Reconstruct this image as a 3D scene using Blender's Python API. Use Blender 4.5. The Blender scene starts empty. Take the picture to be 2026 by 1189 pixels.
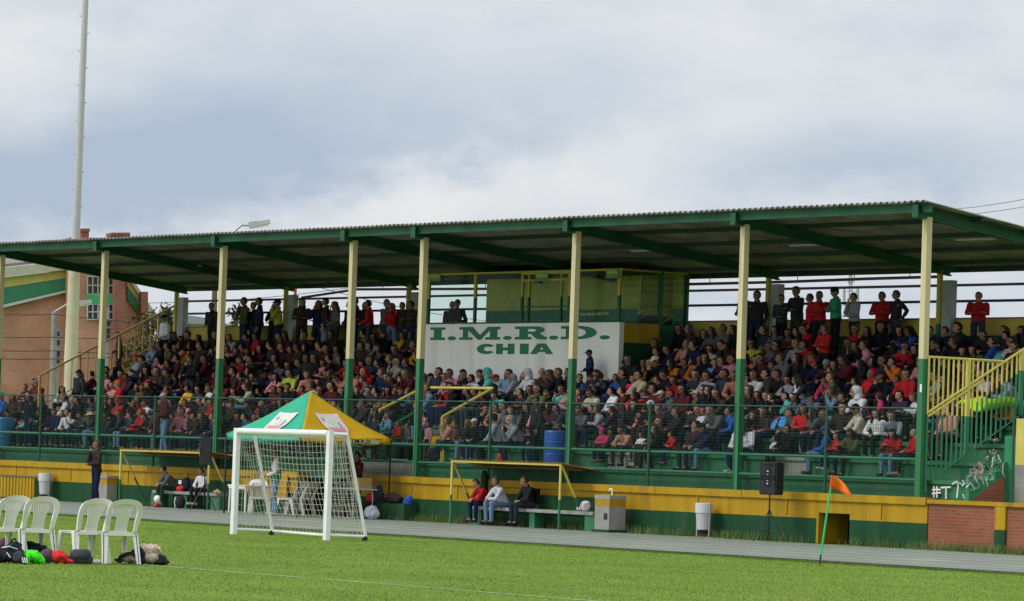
import bpy, bmesh, math, random
import numpy as np
from mathutils import Vector, Matrix, noise as mnoise
R_ = math.radians
rnd = random.Random(7)
scn = bpy.context.scene
COL = scn.collection
W0, H0 = 2026.0, 1189.0

# ------------------------------------------------------------ camera, sky, sun
CAMF, YAW, PITCH, ROLL = 7595.0, -0.9064, 0.0417, 0.0343
CAMP = Vector((60.8725, -59.2754, 1.62))
_cy, _sy = math.cos(YAW), math.sin(YAW)
FW = Vector((_sy*math.cos(PITCH), _cy*math.cos(PITCH), math.sin(PITCH)))
_R = Vector((_cy, -_sy, 0)); _U = _R.cross(FW)
RT = _R*math.cos(ROLL) + _U*math.sin(ROLL)
UP = _U*math.cos(ROLL) - _R*math.sin(ROLL)
cam = bpy.data.cameras.new('camera'); camo = bpy.data.objects.new('camera', cam); COL.objects.link(camo)
m = Matrix((RT, UP, -FW)).transposed().to_4x4(); m.translation = CAMP
camo.matrix_world = m
cam.sensor_width = 36; cam.lens = CAMF/W0*36; cam.clip_start = 1; cam.clip_end = 5000
scn.camera = camo

wd = bpy.data.worlds.new('World'); scn.world = wd; wd.use_nodes = True
nt = wd.node_tree; nt.nodes.clear()
SUN_EL, SUN_AZ = 44.0, 200.0      # azimuth clockwise from +Y
def nn(t, **k):
    n = nt.nodes.new(t)
    for a, b in k.items(): setattr(n, a, b)
    return n
def lk(a, b): nt.links.new(a, b)
def mth(op, a, b=None, c=None, clamp=False):
    n = nn('ShaderNodeMath', operation=op); n.use_clamp = clamp
    for i, v in enumerate((a, b, c)):
        if v is None: continue
        if isinstance(v, (int, float)): n.inputs[i].default_value = v
        else: lk(v, n.inputs[i])
    return n.outputs[0]
def vdot(a, vec):
    n = nn('ShaderNodeVectorMath', operation='DOT_PRODUCT'); lk(a, n.inputs[0]); n.inputs[1].default_value = vec
    return n.outputs['Value']
tc = nn('ShaderNodeTexCoord'); dirv = tc.outputs['Generated']
# sky-space axes fixed in the world: FH is a compass heading, RH the heading 90 degrees right of it
FH = (_sy, _cy, 0.0); RH = (_cy, -_sy, 0.0)
fz = mth('MAXIMUM', vdot(dirv, FH), 0.05)
az = mth('DIVIDE', vdot(dirv, RH), fz)
el = mth('DIVIDE', vdot(dirv, (0, 0, 1)), fz)
cmb = nn('ShaderNodeCombineXYZ'); lk(mth('MULTIPLY', az, 9.0), cmb.inputs[0]); lk(mth('MULTIPLY', el, 17.0), cmb.inputs[1])
nz = nn('ShaderNodeTexNoise'); nz.inputs['Scale'].default_value = 1.6; nz.inputs['Detail'].default_value = 7; nz.inputs['Roughness'].default_value = .5
lk(cmb.outputs[0], nz.inputs['Vector'])
nzf = mth('SUBTRACT', nz.outputs['Fac'], 0.5)
nz2 = nn('ShaderNodeTexNoise'); nz2.inputs['Scale'].default_value = 5.5; nz2.inputs['Detail'].default_value = 8; nz2.inputs['Roughness'].default_value = .55
lk(cmb.outputs[0], nz2.inputs['Vector'])
nz2f = mth('SUBTRACT', nz2.outputs['Fac'], 0.5)
azw = mth('ADD', az, mth('MULTIPLY', nzf, 0.045)); elw = mth('ADD', el, mth('MULTIPLY', nz2f, 0.022))
def gauss(cx, cy, sx, sy, rot):
    c, s = math.cos(rot), math.sin(rot)
    dx = mth('SUBTRACT', azw, cx); dy = mth('SUBTRACT', elw, cy)
    u = mth('DIVIDE', mth('ADD', mth('MULTIPLY', dx, c), mth('MULTIPLY', dy, s)), sx)
    v = mth('DIVIDE', mth('SUBTRACT', mth('MULTIPLY', dy, c), mth('MULTIPLY', dx, s)), sy)
    r2 = mth('ADD', mth('MULTIPLY', u, u), mth('MULTIPLY', v, v))
    return mth('EXPONENT', mth('MULTIPLY', r2, -1.0))
def sk(px, py):    # heading / height in the sky of a cloud
    d = FW + RT*((px-W0/2)/CAMF) - UP*((py-H0/2)/CAMF)
    f = d.dot(Vector(FH)); return d.dot(Vector(RH))/f, d.z/f
dark = 0.0
for px, py, sx, sy, rot, amp in [(60, 330, .075, .016, .03, .9), (430, 260, .05, .020, .25, .45), (860, 290, .045, .014, .22, .38),
                                 (1750, 330, .07, .012, .05, .48), (1300, 200, .07, .02, .1, .16), (600, 60, .06, .012, -.2, .12),
                                 (1620, 600, .06, .006, 0, .45), (300, 440, .05, .006, .05, .35)]:
    a, b = sk(px, py)
    dark = mth('ADD', dark, mth('MULTIPLY', gauss(a, b, sx, sy, rot), amp))
lit = 0.0
for px, py, sx, sy, rot, amp in [(880, 395, .055, .0085, .2, .85), (1500, 230, .06, .010, .1, .3), (60, 150, .05, .02, 0, .35), (1560, 80, .06, .012, 0, .3),
                                 (300, 420, .03, .004, .1, .15)]:
    a, b = sk(px, py)
    lit = mth('ADD', lit, mth('MULTIPLY', gauss(a, b, sx, sy, rot), amp))
fac = mth('ADD', mth('SUBTRACT', mth('ADD', 0.40, mth('ADD', mth('MULTIPLY', nzf, 0.9), mth('MULTIPLY', nz2f, 0.45))), mth('MULTIPLY', lit, .6)), mth('MULTIPLY', dark, 0.75), clamp=True)
ramp = nn('ShaderNodeValToRGB'); lk(fac, ramp.inputs[0])
e = ramp.color_ramp.elements
e[0].position = 0.0; e[0].color = (.80, .80, .795, 1)
e[1].position = 1.0; e[1].color = (.40, .475, .595, 1)
for p, c in ((.3, (.69, .715, .75, 1)), (.62, (.56, .615, .69, 1))):
    q = e.new(p); q.color = c
# overcast sky: overhead about twice as bright as the horizon
zen = mth('ADD', 1.12, mth('MULTIPLY', mth('MAXIMUM', mth('SUBTRACT', vdot(dirv, (0, 0, 1)), .16), 0.0), 1.15))
gl_ = Vector((math.sin(R_(SUN_AZ))*math.cos(R_(24)), math.cos(R_(SUN_AZ))*math.cos(R_(24)), math.sin(R_(24))))
glow = mth('POWER', mth('MAXIMUM', vdot(dirv, tuple(gl_)), 0.0), 3.5)   # broad low glow added behind the camera to brighten the stand under its roof
zen = mth('ADD', zen, mth('MULTIPLY', glow, 1.15))
bgc = nn('ShaderNodeBackground'); lk(ramp.outputs[0], bgc.inputs['Color']); lk(zen, bgc.inputs['Strength'])
sky = nn('ShaderNodeTexSky'); sky.sky_type = 'NISHITA'; sky.sun_disc = False
sky.sun_elevation = R_(SUN_EL); sky.sun_rotation = R_(SUN_AZ)
bgs = nn('ShaderNodeBackground'); lk(sky.outputs[0], bgs.inputs['Color']); bgs.inputs['Strength'].default_value = 0.08
mix = nn('ShaderNodeMixShader'); mix.inputs[0].default_value = 0.9; lk(bgs.outputs[0], mix.inputs[1]); lk(bgc.outputs[0], mix.inputs[2])
wo = nn('ShaderNodeOutputWorld'); lk(mix.outputs[0], wo.inputs['Surface'])

sun = bpy.data.lights.new('sun', 'SUN'); sun.energy = 1.3; sun.angle = R_(14); sun.color = (1, .96, .9)
suno = bpy.data.objects.new('sun', sun); COL.objects.link(suno)
sd = Vector((math.sin(R_(SUN_AZ))*math.cos(R_(SUN_EL)), math.cos(R_(SUN_AZ))*math.cos(R_(SUN_EL)), math.sin(R_(SUN_EL))))
suno.rotation_euler = sd.to_track_quat('Z', 'Y').to_euler(); suno.location = (0, -20, 60)

scn.view_settings.view_transform = 'Standard'; scn.view_settings.look = 'None'
scn.view_settings.exposure = 0.0; scn.view_settings.gamma = 1.0; scn.view_settings.use_curve_mapping = False
try:
    scn.cycles.use_denoising = True; scn.cycles.max_bounces = 6; scn.cycles.transparent_max_bounces = 8
except Exception: pass

# ------------------------------------------------------------ surveying: a sight line of the photo met with a real plane
def ray(px, py): return FW + RT*((px-W0/2)/CAMF) - UP*((py-H0/2)/CAMF)
def atY(px, py, Y): d = ray(px, py); return CAMP + d*((Y-CAMP.y)/d.y)
def atZ(px, py, Z=0.0): d = ray(px, py); return CAMP + d*((Z-CAMP.z)/d.z)
def atX(px, py, X): d = ray(px, py); return CAMP + d*((X-CAMP.x)/d.x)
def atP(px, py, P0, n): d = ray(px, py); return CAMP + d*((P0-CAMP).dot(n)/d.dot(n))

# ------------------------------------------------------------ mesh helpers
class MB:
    def __init__(s): s.v = []; s.f = []; s.m = []
    def add(s, vs, fs, mi=0):
        b = len(s.v); s.v += [tuple(v) for v in vs]; s.f += [tuple(b+i for i in f) for f in fs]; s.m += [mi]*len(fs); return s
    def box(s, c, d, mi=0, M=None):
        x, y, z = d[0]/2, d[1]/2, d[2]/2
        vs = [Vector((a*x, b*y, e*z)) for e in (-1, 1) for b in (-1, 1) for a in (-1, 1)]
        if M is not None: vs = [M @ v for v in vs]
        vs = [v+Vector(c) for v in vs]
        return s.add(vs, [(0, 2, 3, 1), (4, 5, 7, 6), (0, 1, 5, 4), (2, 6, 7, 3), (0, 4, 6, 2), (1, 3, 7, 5)], mi)
    def b2(s, lo, hi, mi=0):
        return s.box([(a+b)/2 for a, b in zip(lo, hi)], [abs(b-a) for a, b in zip(lo, hi)], mi)
    def bar(s, p, q, w, h=None, mi=0, up=(0, 0, 1)):
        p, q = Vector(p), Vector(q); h = h or w; d = q-p; L = d.length
        if L < 1e-6: return s
        d.normalize(); u = Vector(up)
        if abs(d.dot(u)) > .98: u = Vector((0, 1, 0))
        r = d.cross(u).normalized(); u = r.cross(d)
        M = Matrix((r, d, u)).transposed()
        return s.box((p+q)/2, (w, L, h), mi, M)
    def tube(s, p, q, r0, r1=None, n=10, mi=0, caps=True):
        p, q = Vector(p), Vector(q); r1 = r0 if r1 is None else r1; d = (q-p)
        if d.length < 1e-6: return s
        d.normalize(); a = d.orthogonal().normalized(); b = d.cross(a)
        vs = []
        for P, r in ((p, r0), (q, r1)):
            vs += [P + a*(r*math.cos(2*math.pi*i/n)) + b*(r*math.sin(2*math.pi*i/n)) for i in range(n)]
        fs = [(i, (i+1) % n, n+(i+1) % n, n+i) for i in range(n)]
        if caps: fs += [tuple(range(n))[::-1], tuple(range(n, 2*n))]
        return s.add(vs, fs, mi)
    def path(s, pts, r, n=8, mi=0):
        pts = [Vector(p) for p in pts]
        for i in range(len(pts)-1):
            s.tube(pts[i], pts[i+1], r, r, n, mi)
            if i: s.ball(pts[i], (r, r, r), mi, 8, 5)
        return s
    def ball(s, c, r, mi=0, n=12, k=8, M=None):
        vs = []; fs = []
        for j in range(k+1):
            t = math.pi*j/k
            for i in range(n):
                a = 2*math.pi*i/n
                v = Vector((r[0]*math.sin(t)*math.cos(a), r[1]*math.sin(t)*math.sin(a), r[2]*math.cos(t)))
                if M is not None: v = M @ v
                vs.append(v+Vector(c))
        for j in range(k):
            for i in range(n):
                fs.append((j*n+i, (j+1)*n+i, (j+1)*n+(i+1) % n, j*n+(i+1) % n))
        return s.add(vs, fs, mi)
    def lathe(s, prof, c=(0, 0, 0), n=20, mi=0):
        vs = []; c = Vector(c)
        for r, z in prof: vs += [c+Vector((r*math.cos(2*math.pi*i/n), r*math.sin(2*math.pi*i/n), z)) for i in range(n)]
        fs = []
        for j in range(len(prof)-1):
            for i in range(n): fs.append((j*n+i, j*n+(i+1) % n, (j+1)*n+(i+1) % n, (j+1)*n+i))
        fs += [tuple(range(n))[::-1], tuple(range((len(prof)-1)*n, len(prof)*n))]
        return s.add(vs, fs, mi)
    def prism(s, poly, t, mi=0):     # polygon (3D, planar) given thickness vector t
        n = len(poly); t = Vector(t); a = [Vector(p) for p in poly]; b = [p+t for p in a]
        return s.add(a+b, [tuple(range(n))[::-1], tuple(range(n, 2*n))]+[(i, (i+1) % n, n+(i+1) % n, n+i) for i in range(n)], mi)
    def quad(s, *p, mi=0): return s.add(p, [tuple(range(len(p)))], mi)
    def mesh(s, name, mats, off=(0, 0, 0), smooth=False):
        me = bpy.data.meshes.new(name); o = Vector(off)
        me.from_pydata([tuple(Vector(v)-o) for v in s.v], [], s.f)
        for mm in (mats if isinstance(mats, (list, tuple)) else [mats]): me.materials.append(mm)
        me.polygons.foreach_set('material_index', s.m)
        if smooth: me.polygons.foreach_set('use_smooth', [True]*len(s.f))
        bm = bmesh.new(); bm.from_mesh(me); bmesh.ops.recalc_face_normals(bm, faces=bm.faces); bm.to_mesh(me); bm.free()
        return me
    def build(s, name, mats, parent=None, smooth=False, local=False, loc=None, **k):
        off = (0, 0, 0)
        if parent is not None and not local: off = gloc(parent)
        if parent is None and loc is not None: off = loc
        o = bpy.data.objects.new(name, s.mesh(name, mats, off, smooth)); COL.objects.link(o)
        if parent is not None: o.parent = parent
        elif loc is not None: o.location = loc
        return tag(o, **k)
def gloc(o):
    v = Vector(o.location)
    while o.parent: o = o.parent; v += o.location
    return v
def tag(o, label=None, cat=None, group=None, kind=None):
    for a, b in (('label', label), ('category', cat), ('group', group), ('kind', kind)):
        if b: o[a] = b
    return o
def thing(name, loc, label, cat, group=None, rz=0):
    o = bpy.data.objects.new(name, None); COL.objects.link(o); o.location = loc; o.rotation_euler = (0, 0, rz)
    o.empty_display_size = .3
    return tag(o, label, cat, group)
def struct(o): o['kind'] = 'structure'; return o
def dup(root, loc, rz=None, label=None, sc=None):
    c = root.copy(); COL.objects.link(c); c.location = loc
    if rz is not None: c.rotation_euler = (0, 0, rz)
    if sc: c.scale = sc if isinstance(sc, (tuple, list)) else (sc,)*3
    if label: c['label'] = label
    def rec(a, b):
        for ch in list(a.children):
            d = ch.copy(); COL.objects.link(d); d.parent = b; rec(ch, d)
    rec(root, c)
    return c

# ------------------------------------------------------------ materials
def mat(name, col, rough=.7, var=.12, scale=3.0, bump=0.0, bscale=30, metal=0, spec=.3, stain=None, stain_amt=0.0, objcol=False, attr=False, streak=False):
    m = bpy.data.materials.new(name); m.use_nodes = True; t = m.node_tree; N = t.nodes; L = t.links
    b = N['Principled BSDF']; b.inputs['Roughness'].default_value = rough; b.inputs['Metallic'].default_value = metal
    b.inputs['Specular IOR Level'].default_value = spec
    tcn = N.new('ShaderNodeTexCoord'); mp = N.new('ShaderNodeMapping'); L.new(tcn.outputs['Object'], mp.inputs[0])
    if streak: mp.inputs['Scale'].default_value = (2.2, 2.2, .22)
    n1 = N.new('ShaderNodeTexNoise'); n1.inputs['Scale'].default_value = scale; n1.inputs['Detail'].default_value = 6; L.new(mp.outputs[0], n1.inputs[0])
    r = N.new('ShaderNodeMapRange'); L.new(n1.outputs['Fac'], r.inputs[0]); r.inputs[1].default_value = .25; r.inputs[2].default_value = .75
    r.inputs[3].default_value = 1-var; r.inputs[4].default_value = 1+var
    if objcol: src = N.new('ShaderNodeObjectInfo').outputs['Color']
    elif attr:
        a = N.new('ShaderNodeAttribute'); a.attribute_name = 'tint'; src = a.outputs['Color']
    else:
        rg = N.new('ShaderNodeRGB'); rg.outputs[0].default_value = (*col, 1); src = rg.outputs[0]
    if stain:
        n2 = N.new('ShaderNodeTexNoise'); n2.inputs['Scale'].default_value = scale*.6; n2.inputs['Detail'].default_value = 9; n2.inputs['Roughness'].default_value = .65
        L.new(mp.outputs[0], n2.inputs[0])
        r2 = N.new('ShaderNodeMapRange'); L.new(n2.outputs['Fac'], r2.inputs[0]); r2.inputs[1].default_value = .52; r2.inputs[2].default_value = .72; r2.inputs[4].default_value = stain_amt
        mx = N.new('ShaderNodeMix'); mx.data_type = 'RGBA'; L.new(r2.outputs[0], mx.inputs[0]); L.new(src, mx.inputs[6]); mx.inputs[7].default_value = (*stain, 1); src = mx.outputs[2]
    vm = N.new('ShaderNodeVectorMath'); vm.operation = 'MULTIPLY'; L.new(src, vm.inputs[0]); L.new(r.outputs[0], vm.inputs[1])
    L.new(vm.outputs[0], b.inputs['Base Color'])
    if bump:
        n3 = N.new('ShaderNodeTexNoise'); n3.inputs['Scale'].default_value = bscale; n3.inputs['Detail'].default_value = 5; L.new(tcn.outputs['Object'], n3.inputs[0])
        bp = N.new('ShaderNodeBump'); bp.inputs['Strength'].default_value = bump; bp.inputs['Distance'].default_value = .02
        L.new(n3.outputs['Fac'], bp.inputs['Height']); L.new(bp.outputs[0], b.inputs['Normal'])
    return m
def brick_mat(name, c1, c2, mortar, bw=.25, bh=.08, plane='XZ', sc=1.0, msize=.012):
    m = bpy.data.materials.new(name); m.use_nodes = True; t = m.node_tree; N = t.nodes; L = t.links
    b = N['Principled BSDF']; b.inputs['Roughness'].default_value = .9; b.inputs['Specular IOR Level'].default_value = .15
    tcn = N.new('ShaderNodeTexCoord'); sp = N.new('ShaderNodeSeparateXYZ'); L.new(tcn.outputs['Object'], sp.inputs[0])
    cb = N.new('ShaderNodeCombineXYZ')
    if plane == 'XYZ':
        ad = N.new('ShaderNodeMath'); L.new(sp.outputs[0], ad.inputs[0]); L.new(sp.outputs[1], ad.inputs[1]); L.new(ad.outputs[0], cb.inputs[0])
    else: L.new(sp.outputs['XYZ'.index(plane[0])], cb.inputs[0])
    L.new(sp.outputs[2], cb.inputs[1])
    br = N.new('ShaderNodeTexBrick'); L.new(cb.outputs[0], br.inputs[0])
    br.inputs['Color1'].default_value = (*c1, 1); br.inputs['Color2'].default_value = (*c2, 1); br.inputs['Mortar'].default_value = (*mortar, 1)
    br.inputs['Scale'].default_value = sc; br.inputs['Brick Width'].default_value = bw; br.inputs['Row Height'].default_value = bh; br.inputs['Mortar Size'].default_value = msize
    n1 = N.new('ShaderNodeTexNoise'); n1.inputs['Scale'].default_value = .8; n1.inputs['Detail'].default_value = 7; L.new(tcn.outputs['Object'], n1.inputs[0])
    r = N.new('ShaderNodeMapRange'); L.new(n1.outputs['Fac'], r.inputs[0]); r.inputs[1].default_value = .3; r.inputs[2].default_value = .7; r.inputs[3].default_value = .78; r.inputs[4].default_value = 1.16
    vm = N.new('ShaderNodeVectorMath'); vm.operation = 'MULTIPLY'; L.new(br.outputs[0], vm.inputs[0]); L.new(r.outputs[0], vm.inputs[1]); L.new(vm.outputs[0], b.inputs['Base Color'])
    return m
M = {}
M['yellow'] = mat('mustard_paint', (.40, .235, .003), .65, .22, 1.3, .2, 25, stain=(.17, .10, .02), stain_amt=.75, streak=True)
M['green'] = mat('dark_green_paint', (.013, .062, .025), .7, .25, 1.4, .12, 25, stain=(.05, .075, .04), stain_amt=.8, streak=True, spec=.15)
M['deck'] = mat('green_terrace_paint', (.028, .15, .065), .65, .2, 1.6, .15, 25, stain=(.10, .17, .11), stain_amt=.7)
M['cream'] = mat('cream_paint', (.58, .51, .28), .6, .12, 2.5, stain=(.36, .30, .17), stain_amt=.7, streak=True)
M['colgreen'] = mat('green_column_paint', (.028, .165, .062), .55, .16, 2.5, stain=(.05, .09, .04), stain_amt=.7, streak=True)
M['beam'] = mat('green_beam_paint', (.016, .095, .045), .6, .3, 1.5, stain=(.05, .06, .035), stain_amt=.6)
M['purlin'] = mat('dark_purlin_paint', (.02, .045, .03), .6, .15, 2)
M['sheet'] = mat('roof_sheet', (.27, .26, .225), .5, .45, 1.5, stain=(.10, .085, .055), stain_amt=.8)
M['backyellow'] = mat('olive_yellow_paint', (.46, .38, .06), .7, .1, 2, stain=(.3, .26, .08), stain_amt=.4)
M['mauve'] = mat('mauve_rail_paint', (.15, .09, .14), .5, .1, 3)
M['navyrail'] = mat('navy_rail_paint', (.03, .04, .12), .5, .1, 3)
M['concrete'] = mat('concrete', (.30, .29, .26), .9, .2, 2.5, .3, 30, stain=(.16, .15, .13), stain_amt=.6)
M['blockgrey'] = mat('grey_render', (.30, .31, .30), .9, .15, 2.5, stain=(.12, .12, .11), stain_amt=.5)
M['white'] = mat('white_paint', (.74, .73, .72), .5, .05, 3)
M['signwhite'] = mat('whitewashed_wall', (.84, .82, .79), .75, .07, 1.0, .05, 20, stain=(.50, .47, .41), stain_amt=.55, streak=True)
M['signgreen'] = mat('sign_green_paint', (.015, .17, .085), .6, .08, 3)
M['plastic'] = mat('white_plastic', (.84, .83, .78), .35, .05, 5, spec=.45)
M['goalwhite'] = mat('goal_white_paint', (.80, .80, .80), .35, .05, 5, spec=.5, stain=(.5, .48, .42), stain_amt=.3)
M['cord'] = mat('net_cord', (.52, .50, .42), .8, .1, 5)
M['black'] = mat('black_plastic', (.018, .018, .02), .45, .15, 6, spec=.4)
M['blackcloth'] = mat('black_cloth', (.015, .016, .02), .85, .2, 8, .3, 60)
M['darkvoid'] = mat('dark_passage_shade', (.015, .013, .014), .95, .3, 1)  # near-black colour stands in for the shade inside doorway and passage
M['metal'] = mat('galvanised_steel', (.45, .46, .48), .4, .15, 3, metal=.6)
M['greypaint'] = mat('light_grey_paint', (.50, .51, .52), .5, .08, 3, stain=(.3, .29, .27), stain_amt=.4)
M['fencegreen'] = mat('fence_green_paint', (.02, .085, .05), .5, .15, 3)
M['wire'] = mat('fence_wire', (.016, .05, .035), .6, .1, 3)
M['railgreen'] = mat('green_rail_paint', (.045, .20, .10), .45, .12, 3)
M['railyellow'] = mat('yellow_rail_paint', (.62, .52, .12), .45, .1, 3)
M['wood'] = mat('weathered_wood', (.16, .12, .08), .85, .2, 4)
M['bluebarrel'] = mat('blue_drum_plastic', (.02, .10, .38), .4, .08, 3, spec=.4)
M['cyanbarrel'] = mat('light_blue_drum_plastic', (.03, .20, .38), .4, .08, 3, spec=.4)
M['glass'] = None
M['fabric'] = mat('clothing_fabric', (.5, .5, .5), .9, .16, 14, .5, 40, spec=.1, objcol=True)
M['hair'] = mat('hair_strands', (.02, .015, .012), .55, .25, 40, .6, 90, spec=.3, objcol=True)
M['skin'] = mat('skin_tone', (.4, .25, .17), .6, .07, 12, spec=.25, objcol=True)
M['eye'] = mat('eye_and_brow', (.03, .02, .018), .5, .1, 12)
M['lip'] = mat('lip_tone', (.26, .09, .07), .5, .1, 12)
M['denim'] = mat('denim_cloth', (.5, .5, .5), .9, .2, 18, .4, 60, spec=.1, objcol=True)
M['crowd'] = mat('crowd_cloth', (.5, .5, .5), .85, .15, 14, spec=.1, attr=True)
def cmat(name, col, rough=.8, **k): 
    if name not in M: M[name] = mat(name, col, rough, **k)
    return M[name]
g = bpy.data.materials.new('window_glass'); g.use_nodes = True; N = g.node_tree.nodes; L = g.node_tree.links; N.clear()
tr = N.new('ShaderNodeBsdfTransparent'); tr.inputs[0].default_value = (.84, .93, .89, 1); gl = N.new('ShaderNodeBsdfGlossy'); gl.inputs['Roughness'].default_value = .05
mx = N.new('ShaderNodeMixShader'); mx.inputs[0].default_value = .007; L.new(tr.outputs[0], mx.inputs[1]); L.new(gl.outputs[0], mx.inputs[2])
oo = N.new('ShaderNodeOutputMaterial'); L.new(mx.outputs[0], oo.inputs[0]); M['glass'] = g
M['brick'] = brick_mat('red_brick_wall', (.33, .105, .055), (.25, .08, .042), (.26, .14, .09), .24, .075, 'XZ', 1, .012)
M['gymbrick'] = brick_mat('pale_red_brickwork', (.53, .23, .145), (.45, .185, .115), (.43, .28, .20), .3, .1, 'XYZ', 1, .02)
M['chimbrick'] = brick_mat('dark_red_brickwork', (.34, .10, .07), (.27, .08, .06), (.26, .16, .13), .3, .1, 'XYZ', 1, .02)

# grass and track
def grass_mat():
    m = bpy.data.materials.new('mown_grass'); m.use_nodes = True; t = m.node_tree; N = t.nodes; L = t.links
    b = N['Principled BSDF']; b.inputs['Roughness'].default_value = .85; b.inputs['Specular IOR Level'].default_value = .15
    tcn = N.new('ShaderNodeTexCoord')
    def noi(s, d=6, sc=(1, 1, 1), ro=.6):
        mp = N.new('ShaderNodeMapping'); mp.inputs['Scale'].default_value = sc; L.new(tcn.outputs['Object'], mp.inputs[0])
        n = N.new('ShaderNodeTexNoise'); n.inputs['Scale'].default_value = s; n.inputs['Detail'].default_value = d; n.inputs['Roughness'].default_value = ro; L.new(mp.outputs[0], n.inputs[0]); return n.outputs['Fac']
    r = N.new('ShaderNodeValToRGB'); e = r.color_ramp.elements
    e[0].position = .36; e[0].color = (.075, .155, .012, 1); e[1].position = .64; e[1].color = (.175, .265, .032, 1)
    a = N.new('ShaderNodeMath'); a.operation = 'MULTIPLY_ADD'; L.new(noi(.35, 5), a.inputs[0]); a.inputs[1].default_value = .42
    c = N.new('ShaderNodeMath'); c.operation = 'MULTIPLY'; L.new(noi(3.5, 12, (1, 1, 1), .9), c.inputs[0]); c.inputs[1].default_value = .62; L.new(c.outputs[0], a.inputs[2])
    L.new(a.outputs[0], r.inputs[0])
    mx = N.new('ShaderNodeMix'); mx.data_type = 'RGBA'; L.new(r.outputs[0], mx.inputs[6]); mx.inputs[7].default_value = (.26, .28, .075, 1)
    rr = N.new('ShaderNodeMapRange'); L.new(noi(1.3, 9, (1, 1, 1), .7), rr.inputs[0]); rr.inputs[1].default_value = .56; rr.inputs[2].default_value = .74; rr.inputs[4].default_value = .45; L.new(rr.outputs[0], mx.inputs[0])
    L.new(mx.outputs[2], b.inputs['Base Color'])
    bp = N.new('ShaderNodeBump'); bp.inputs['Strength'].default_value = .6; bp.inputs['Distance'].default_value = .03; L.new(noi(45, 4), bp.inputs['Height']); L.new(bp.outputs[0], b.inputs['Normal'])
    return m
M['grass'] = grass_mat()
M['blade'] = mat('grass_blade', (.225, .325, .055), .8, .18, .5, spec=.12, stain=(.30, .34, .09), stain_amt=.5)
M['track'] = mat('grey_green_track_surface', (.18, .205, .155), .9, .16, .8, .3, 60, stain=(.26, .30, .25), stain_amt=.8)
M['trackline'] = mat('worn_white_track_line', (.62, .64, .60), .8, .25, 2.5)
M['kerb'] = mat('dark_kerb_rubber', (.06, .06, .085), .8, .2, 3)
M['pitchline'] = mat('faded_pitch_line', (.30, .40, .20), .85, .4, 3)
M['weed'] = mat('weed_blades', (.11, .16, .04), .8, .4, 1.2)
M['earth'] = mat('bare_earth', (.22, .15, .10), .95, .25, 4, .3, 40)
M['leaf'] = mat('foliage', (.045, .06, .03), .8, .4, 2)
# ------------------------------------------------------------ ground
def sheet(name, x0, x1, y0, y1, z, mt, kind='structure'):
    o = MB().quad((x0, y0, z), (x1, y0, z), (x1, y1, z), (x0, y1, z)).build(name, mt); o['kind'] = kind; return o
sheet('ground', -900, 500, -500, 1400, -.012, M['grass'])
KY = -12.35
sheet('running_track', -160, 90, KY, -.75, -.004, M['track'])
tl = MB()
for i, y in enumerate((-11.35, -9.55, -7.75, -5.95, -4.15, -2.35)):
    tl.quad((-160, y-.035, .0), (90, y-.035, .0), (90, y+.035, .0), (-160, y+.035, .0))
tl.quad((-160, KY+.10, .0), (90, KY+.10, .0), (90, KY+.17, .0), (-160, KY+.17, .0))
tl.quad((-160, -.86, .0), (90, -.86, .0), (90, -.79, .0), (-160, -.79, .0))
o = tl.build('track_markings', M['trackline']); struct(o)
o = MB().b2((-160, KY-.13, -.01), (90, KY, .035)).build('track_kerb', M['kerb']); struct(o)
pl_ = MB(); a, b = atZ(320, 1119), atZ(1230, 1192); d = (b-a).normalized(); n = Vector((-d.y, d.x, 0))*.06
a = a-d*1; b = b+d*12
pl_.quad(a-n, b-n, b+n, a+n); pl_.v = [(x, y, -.006) for x, y, z in pl_.v]; struct(pl_.build('pitch_marking', M['pitchline']))

def blades(name, pts, hmin, hmax, w, mt, seed=3, kind='stuff', label=None, cat=None):
    r = random.Random(seed); mb = MB()
    for (x, y, z) in pts:
        h = r.uniform(hmin, hmax); a = r.uniform(0, 6.28); lx, ly = r.uniform(-.4, .4)*h, r.uniform(-.4, .4)*h
        dx, dy = math.cos(a)*w, math.sin(a)*w
        mb.add([(x-dx, y-dy, z), (x+dx, y+dy, z), (x+lx*.5+dx*.6, y+ly*.5+dy*.6, z+h*.6), (x+lx*.5-dx*.6, y+ly*.5-dy*.6, z+h*.6), (x+lx, y+ly, z+h)], [(0, 1, 2, 3), (3, 2, 4)])
    o = mb.build(name, mt); tag(o, label, cat, kind=kind); return o
pts = []
for i in range(16000):
    x = rnd.uniform(-20, 8)
    dens = .25 + .75*max(0, mnoise.noise(Vector((x*.6, 3.1, 0)))*1.5)
    if -21 < x < -17: dens = 1
    if -3.3 < x < -1.9: continue
    if x > .3: dens = 1
    if rnd.random() > dens*.6: continue
    pts.append((x, -.2-abs(rnd.gauss(0, .22)), -.01))
blades('weeds', pts, .05, .26, .007, M['weed'], label='rough weeds and grass growing along the foot of the wall', cat='weeds')
pts = []
for i in range(26000):
    y = KY-.14-abs(rnd.gauss(0, .12)); pts.append((rnd.uniform(-28, 18), y, -.012))
blades('grass_tufts', pts, .015, .05, .006, M['grass'], label='short grass blades of the pitch', cat='grass')

cor = [atZ(-60, 1006), atZ(2100, 1143), atZ(2100, 1196), atZ(-60, 1196)]
cx0, cx1 = min(c.x for c in cor)-1, max(c.x for c in cor)+1; cy0 = min(c.y for c in cor)-1
print('pitch strip', cx0, cx1, cy0)
ng = np.random.default_rng(5); NB = 900000
bx = ng.uniform(cx0, cx1, NB); by = ng.uniform(cy0, KY-.15, NB)
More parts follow.
